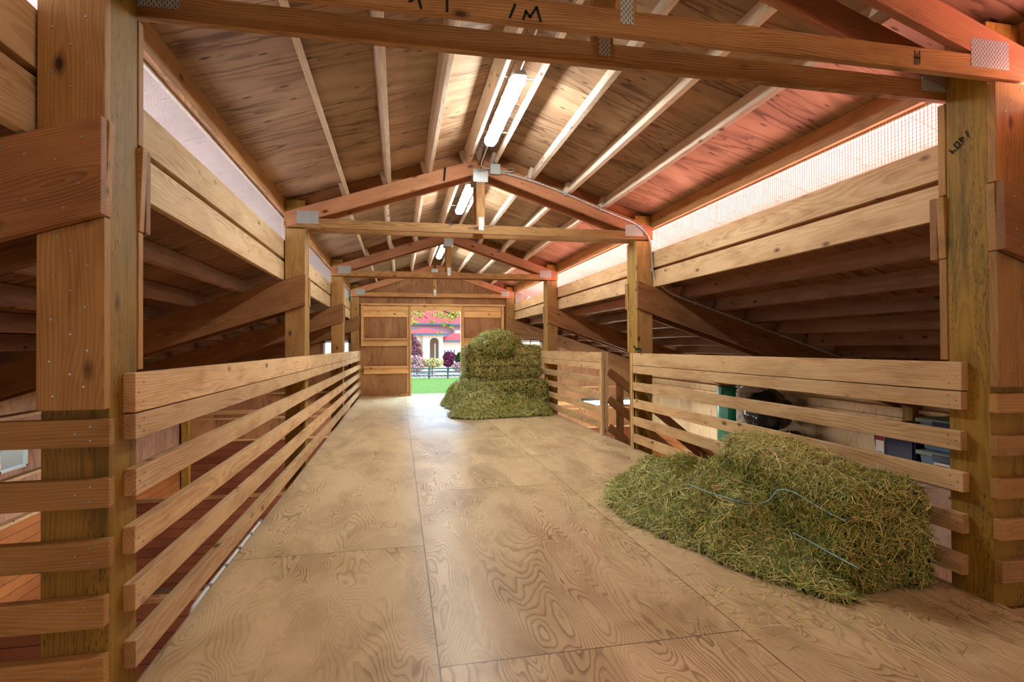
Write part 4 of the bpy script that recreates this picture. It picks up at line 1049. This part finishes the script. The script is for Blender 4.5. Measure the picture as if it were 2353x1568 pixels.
# porch with an arch
def arch_wall(x0, x1, z0, z1, ax, aw, az, y0, y1, mat):
    r = aw / 2; pts = [(x0, z0), (ax - r, z0), (ax - r, az)]
    pts += [(ax - r * math.cos(t), az + r * math.sin(t)) for t in [math.pi * k / 14 for k in range(1, 14)]]
    pts += [(ax + r, az), (ax + r, z0), (x1, z0), (x1, z1), (x0, z1)]
    return prism('porch_wall', pts, 'Y', y0, y1, mat, H)
arch_wall(3.05, 5.67, -1.3, 2.7, 4.55, 1.2, 1.72, 72, 72.6, M['stucco'])
wbox('porch_wall', (1.0, 72.5, -1.3), (3.05, 73.0, 2.7), M['stucco'], H); wbox('porch_window', (2.25, 72.42, .3), (2.98, 72.5, 1.8), M['beige'], H)
wbox('porch_back', (3.3, 76.5, -1.3), (5.6, 77, 2.7), M['beige'], H); wbox('porch_side', (5.3, 72.6, -1.3), (5.67, 77, 2.7), M['stucco'], H)
wbox('porch_column', (4.65, 73.4, -1.3), (4.80, 73.8, 1.6), M['whitewall'], H)
hip('porch_roof', .6, 6.5, 71.3, 77.5, 2.85, 3.65, 2.6, M['tile'], H); wbox('fascia', (.6, 71.25, 2.66), (6.5, 71.32, 2.88), M['teal'], H)
wbox('garage_wall', (5.67, 74, -1.3), (12, 79.5, 1.8), M['stucco'], H)
wbox('garage_door', (5.75, 73.93, -1.3), (7.75, 74, 1.1), M['whitewall'], H)
for k in range(4): wbox('door_window', (5.98 + k * .42, 73.9, .3), (6.14 + k * .42, 73.93, .72), M['darkglass'], H)
hip('garage_roof', 5.3, 12.5, 73.3, 80, 1.95, 3.0, 2.0, M['tile'], H); wbox('fascia', (5.3, 73.25, 1.77), (12.5, 73.31, 1.98), M['teal'], H)
# planting
def foliage(name, blobs, n, size, mat, label, cat, trunk=None):
    P = []; 
    for (c, r) in blobs:
        k = int(n * (r[0] * r[1] * r[2]) ** .667 / sum((q[1][0] * q[1][1] * q[1][2]) ** .667 for q in blobs))
        d = RNG.normal(size=(k, 3)); d /= np.linalg.norm(d, axis=1)[:, None]; d *= (RNG.random((k, 1)) ** .35)
        P.append(np.array(c) + d * np.array(r))
    P = np.concatenate(P); n = len(P); D = RNG.normal(size=(n, 3)); D /= np.linalg.norm(D, axis=1)[:, None]
    N = np.cross(D, RNG.normal(size=(n, 3))); N /= np.linalg.norm(N, axis=1)[:, None]
    V, F, T = ribbons(P, D, N, RNG.uniform(.7, 1.3, n) * size, RNG.uniform(.5, .8, n) * size, np.ones((n, 3)), bend=.1)
    root = empty(name, trunk[0] if trunk else (blobs[0][0][0], blobs[0][0][1], gz(blobs[0][0][1])), label, cat, None)
    o = mesh_obj('foliage', ribbon_mesh('foliage', V, F, T, mat), None, root)
    if trunk:
        bm = bmesh.new()
        for pts, r in trunk[1]: tube_bm(bm, smooth_path(pts, 4), r, 7)
        bm_obj('trunk', bm, M['bark'], None, root, smooth=True)
    return root
foliage('shrub', [((5.5, 61, -.02), (.75, .7, .62)), ((5.35, 60.8, -.65), (.62, .6, .45))], 2600, .16, M['leaf_purple'], 'rounded dark purple shrub in front of the garage', 'shrub', ((5.4, 61, -1.6), [([(5.4, 61, -1.65), (5.4, 61, -.3)], .06)]))
foliage('shrub', [((3.6, 58, -.55), (1.0, .8, .5)), ((2.9, 58.6, -.55), (.7, .7, .45))], 2600, .15, M['leaf_cream'], 'cream-flowering shrub behind the paddock fence', 'shrub', ((3.4, 58, -1.8), [([(3.4, 58, -1.8), (3.5, 58, -.6)], .05), ([(3.5, 58, -1.8), (3.0, 58, -.7)], .04)]))
foliage('shrub', [((1.8, 57, -.3), (.75, .8, .55)), ((1.7, 57, -.95), (.9, .8, .5))], 2600, .14, M['leaf_pink'], 'pinkish blossoming shrub at the left of the doorway view', 'shrub', ((1.8, 57, -1.8), [([(1.8, 57, -1.8), (1.8, 57, -.5)], .05)]))
foliage('tree', [((1.9, 66, 1.0), (.7, .7, 1.0)), ((1.5, 66, 2.0), (.6, .6, .8)), ((2.2, 66, .3), (.7, .6, .5))], 2200, .15, M['leaf_maroon'], 'slender maroon-leaved tree beside the porch', 'tree', ((1.8, 66, -1.4), [([(1.8, 66, -1.45), (1.8, 66, .5), (1.5, 66, 2.2)], .07)]))
foliage('shrub', [((6.7, 59, -.2), (.8, .7, .8))], 1800, .15, M['leaf_dark'], 'dark green shrub right of the purple one', 'shrub', ((6.7, 59, -1.7), [([(6.7, 59, -1.75), (6.7, 59, -.4)], .05)]))
foliage('shrub', [((6.2, 56.5, -.95), (.9, .5, .5))], 1400, .13, M['leaf_pink'], 'pale pink shrub behind the fence at the right of the doorway view', 'shrub', ((6.2, 56.5, -1.8), [([(6.2, 56.5, -1.85), (6.2, 56.5, -1)], .04)]))
foliage('tree', [((6.5, 100, 9.5), (9, 4, 4.5)), ((16, 100, 9), (8, 4, 5)), ((-4, 100, 9), (8, 4, 5))], 9000, .9, M['leaf_dark'], 'dark green trees rising behind the house', 'tree', ((6.5, 100, -1.2), [([(6.5, 100, -1.2), (6.5, 100, 8)], .5)]))
# overhanging maple
tw = [([(-3.2, 22.5, gz(22)), (-3.1, 22.5, 2.0), (-2.4, 22.6, 4.2)], .22), ([(-2.6, 22.6, 3.8), (-.8, 23, 3.5), (.7, 23.5, 2.7)], .07), ([(-.8, 23, 3.5), (1.2, 24, 3.0), (2.5, 24.2, 2.5)], .05), ([(.4, 23.5, 3.1), (1.2, 23.8, 2.35)], .02)]
foliage('maple_tree', [((.75, 23.5, 2.55), (.30, .4, .28)), ((.62, 23.5, 2.2), (.22, .3, .14)), ((1.15, 23.6, 2.75), (.3, .4, .12)), ((1.7, 24, 2.55), (.35, .4, .16)), ((2.1, 24, 2.42), (.32, .3, .22)), ((2.45, 24.2, 2.6), (.35, .4, .2)), ((1.95, 24, 2.12), (.2, .2, .09)), ((1.4, 23.9, 2.2), (.16, .2, .08)), ((2.25, 24, 1.98), (.13, .2, .07)), ((1.75, 24, 1.72), (.16, .2, .05)), ((-1, 23, 4.0), (1.6, 1.5, .8)), ((-2.6, 22.6, 4.8), (2, 2, 1.4))], 4600, .085, M['leaf_green'], 'maple tree whose leafy branches hang across the top of the doorway view', 'tree', ((-3.2, 22.5, gz(22)), tw))
# stones edging the drive
for k in range(14):
    lump('edging_stone', (1.2 + k * .42, 53.2 + random.uniform(-.3, .3), gz(53.2) + .12), (.2, .16, .14), M['concrete'], '%s rough pale stone from the left in the row edging the drive' % ['first', 'second', 'third', 'fourth', 'fifth', 'sixth', 'seventh', 'eighth', 'ninth', 'tenth', 'eleventh', 'twelfth', 'thirteenth', 'fourteenth'][k], 'stone', seed=k)['group'] = 'edging stones'
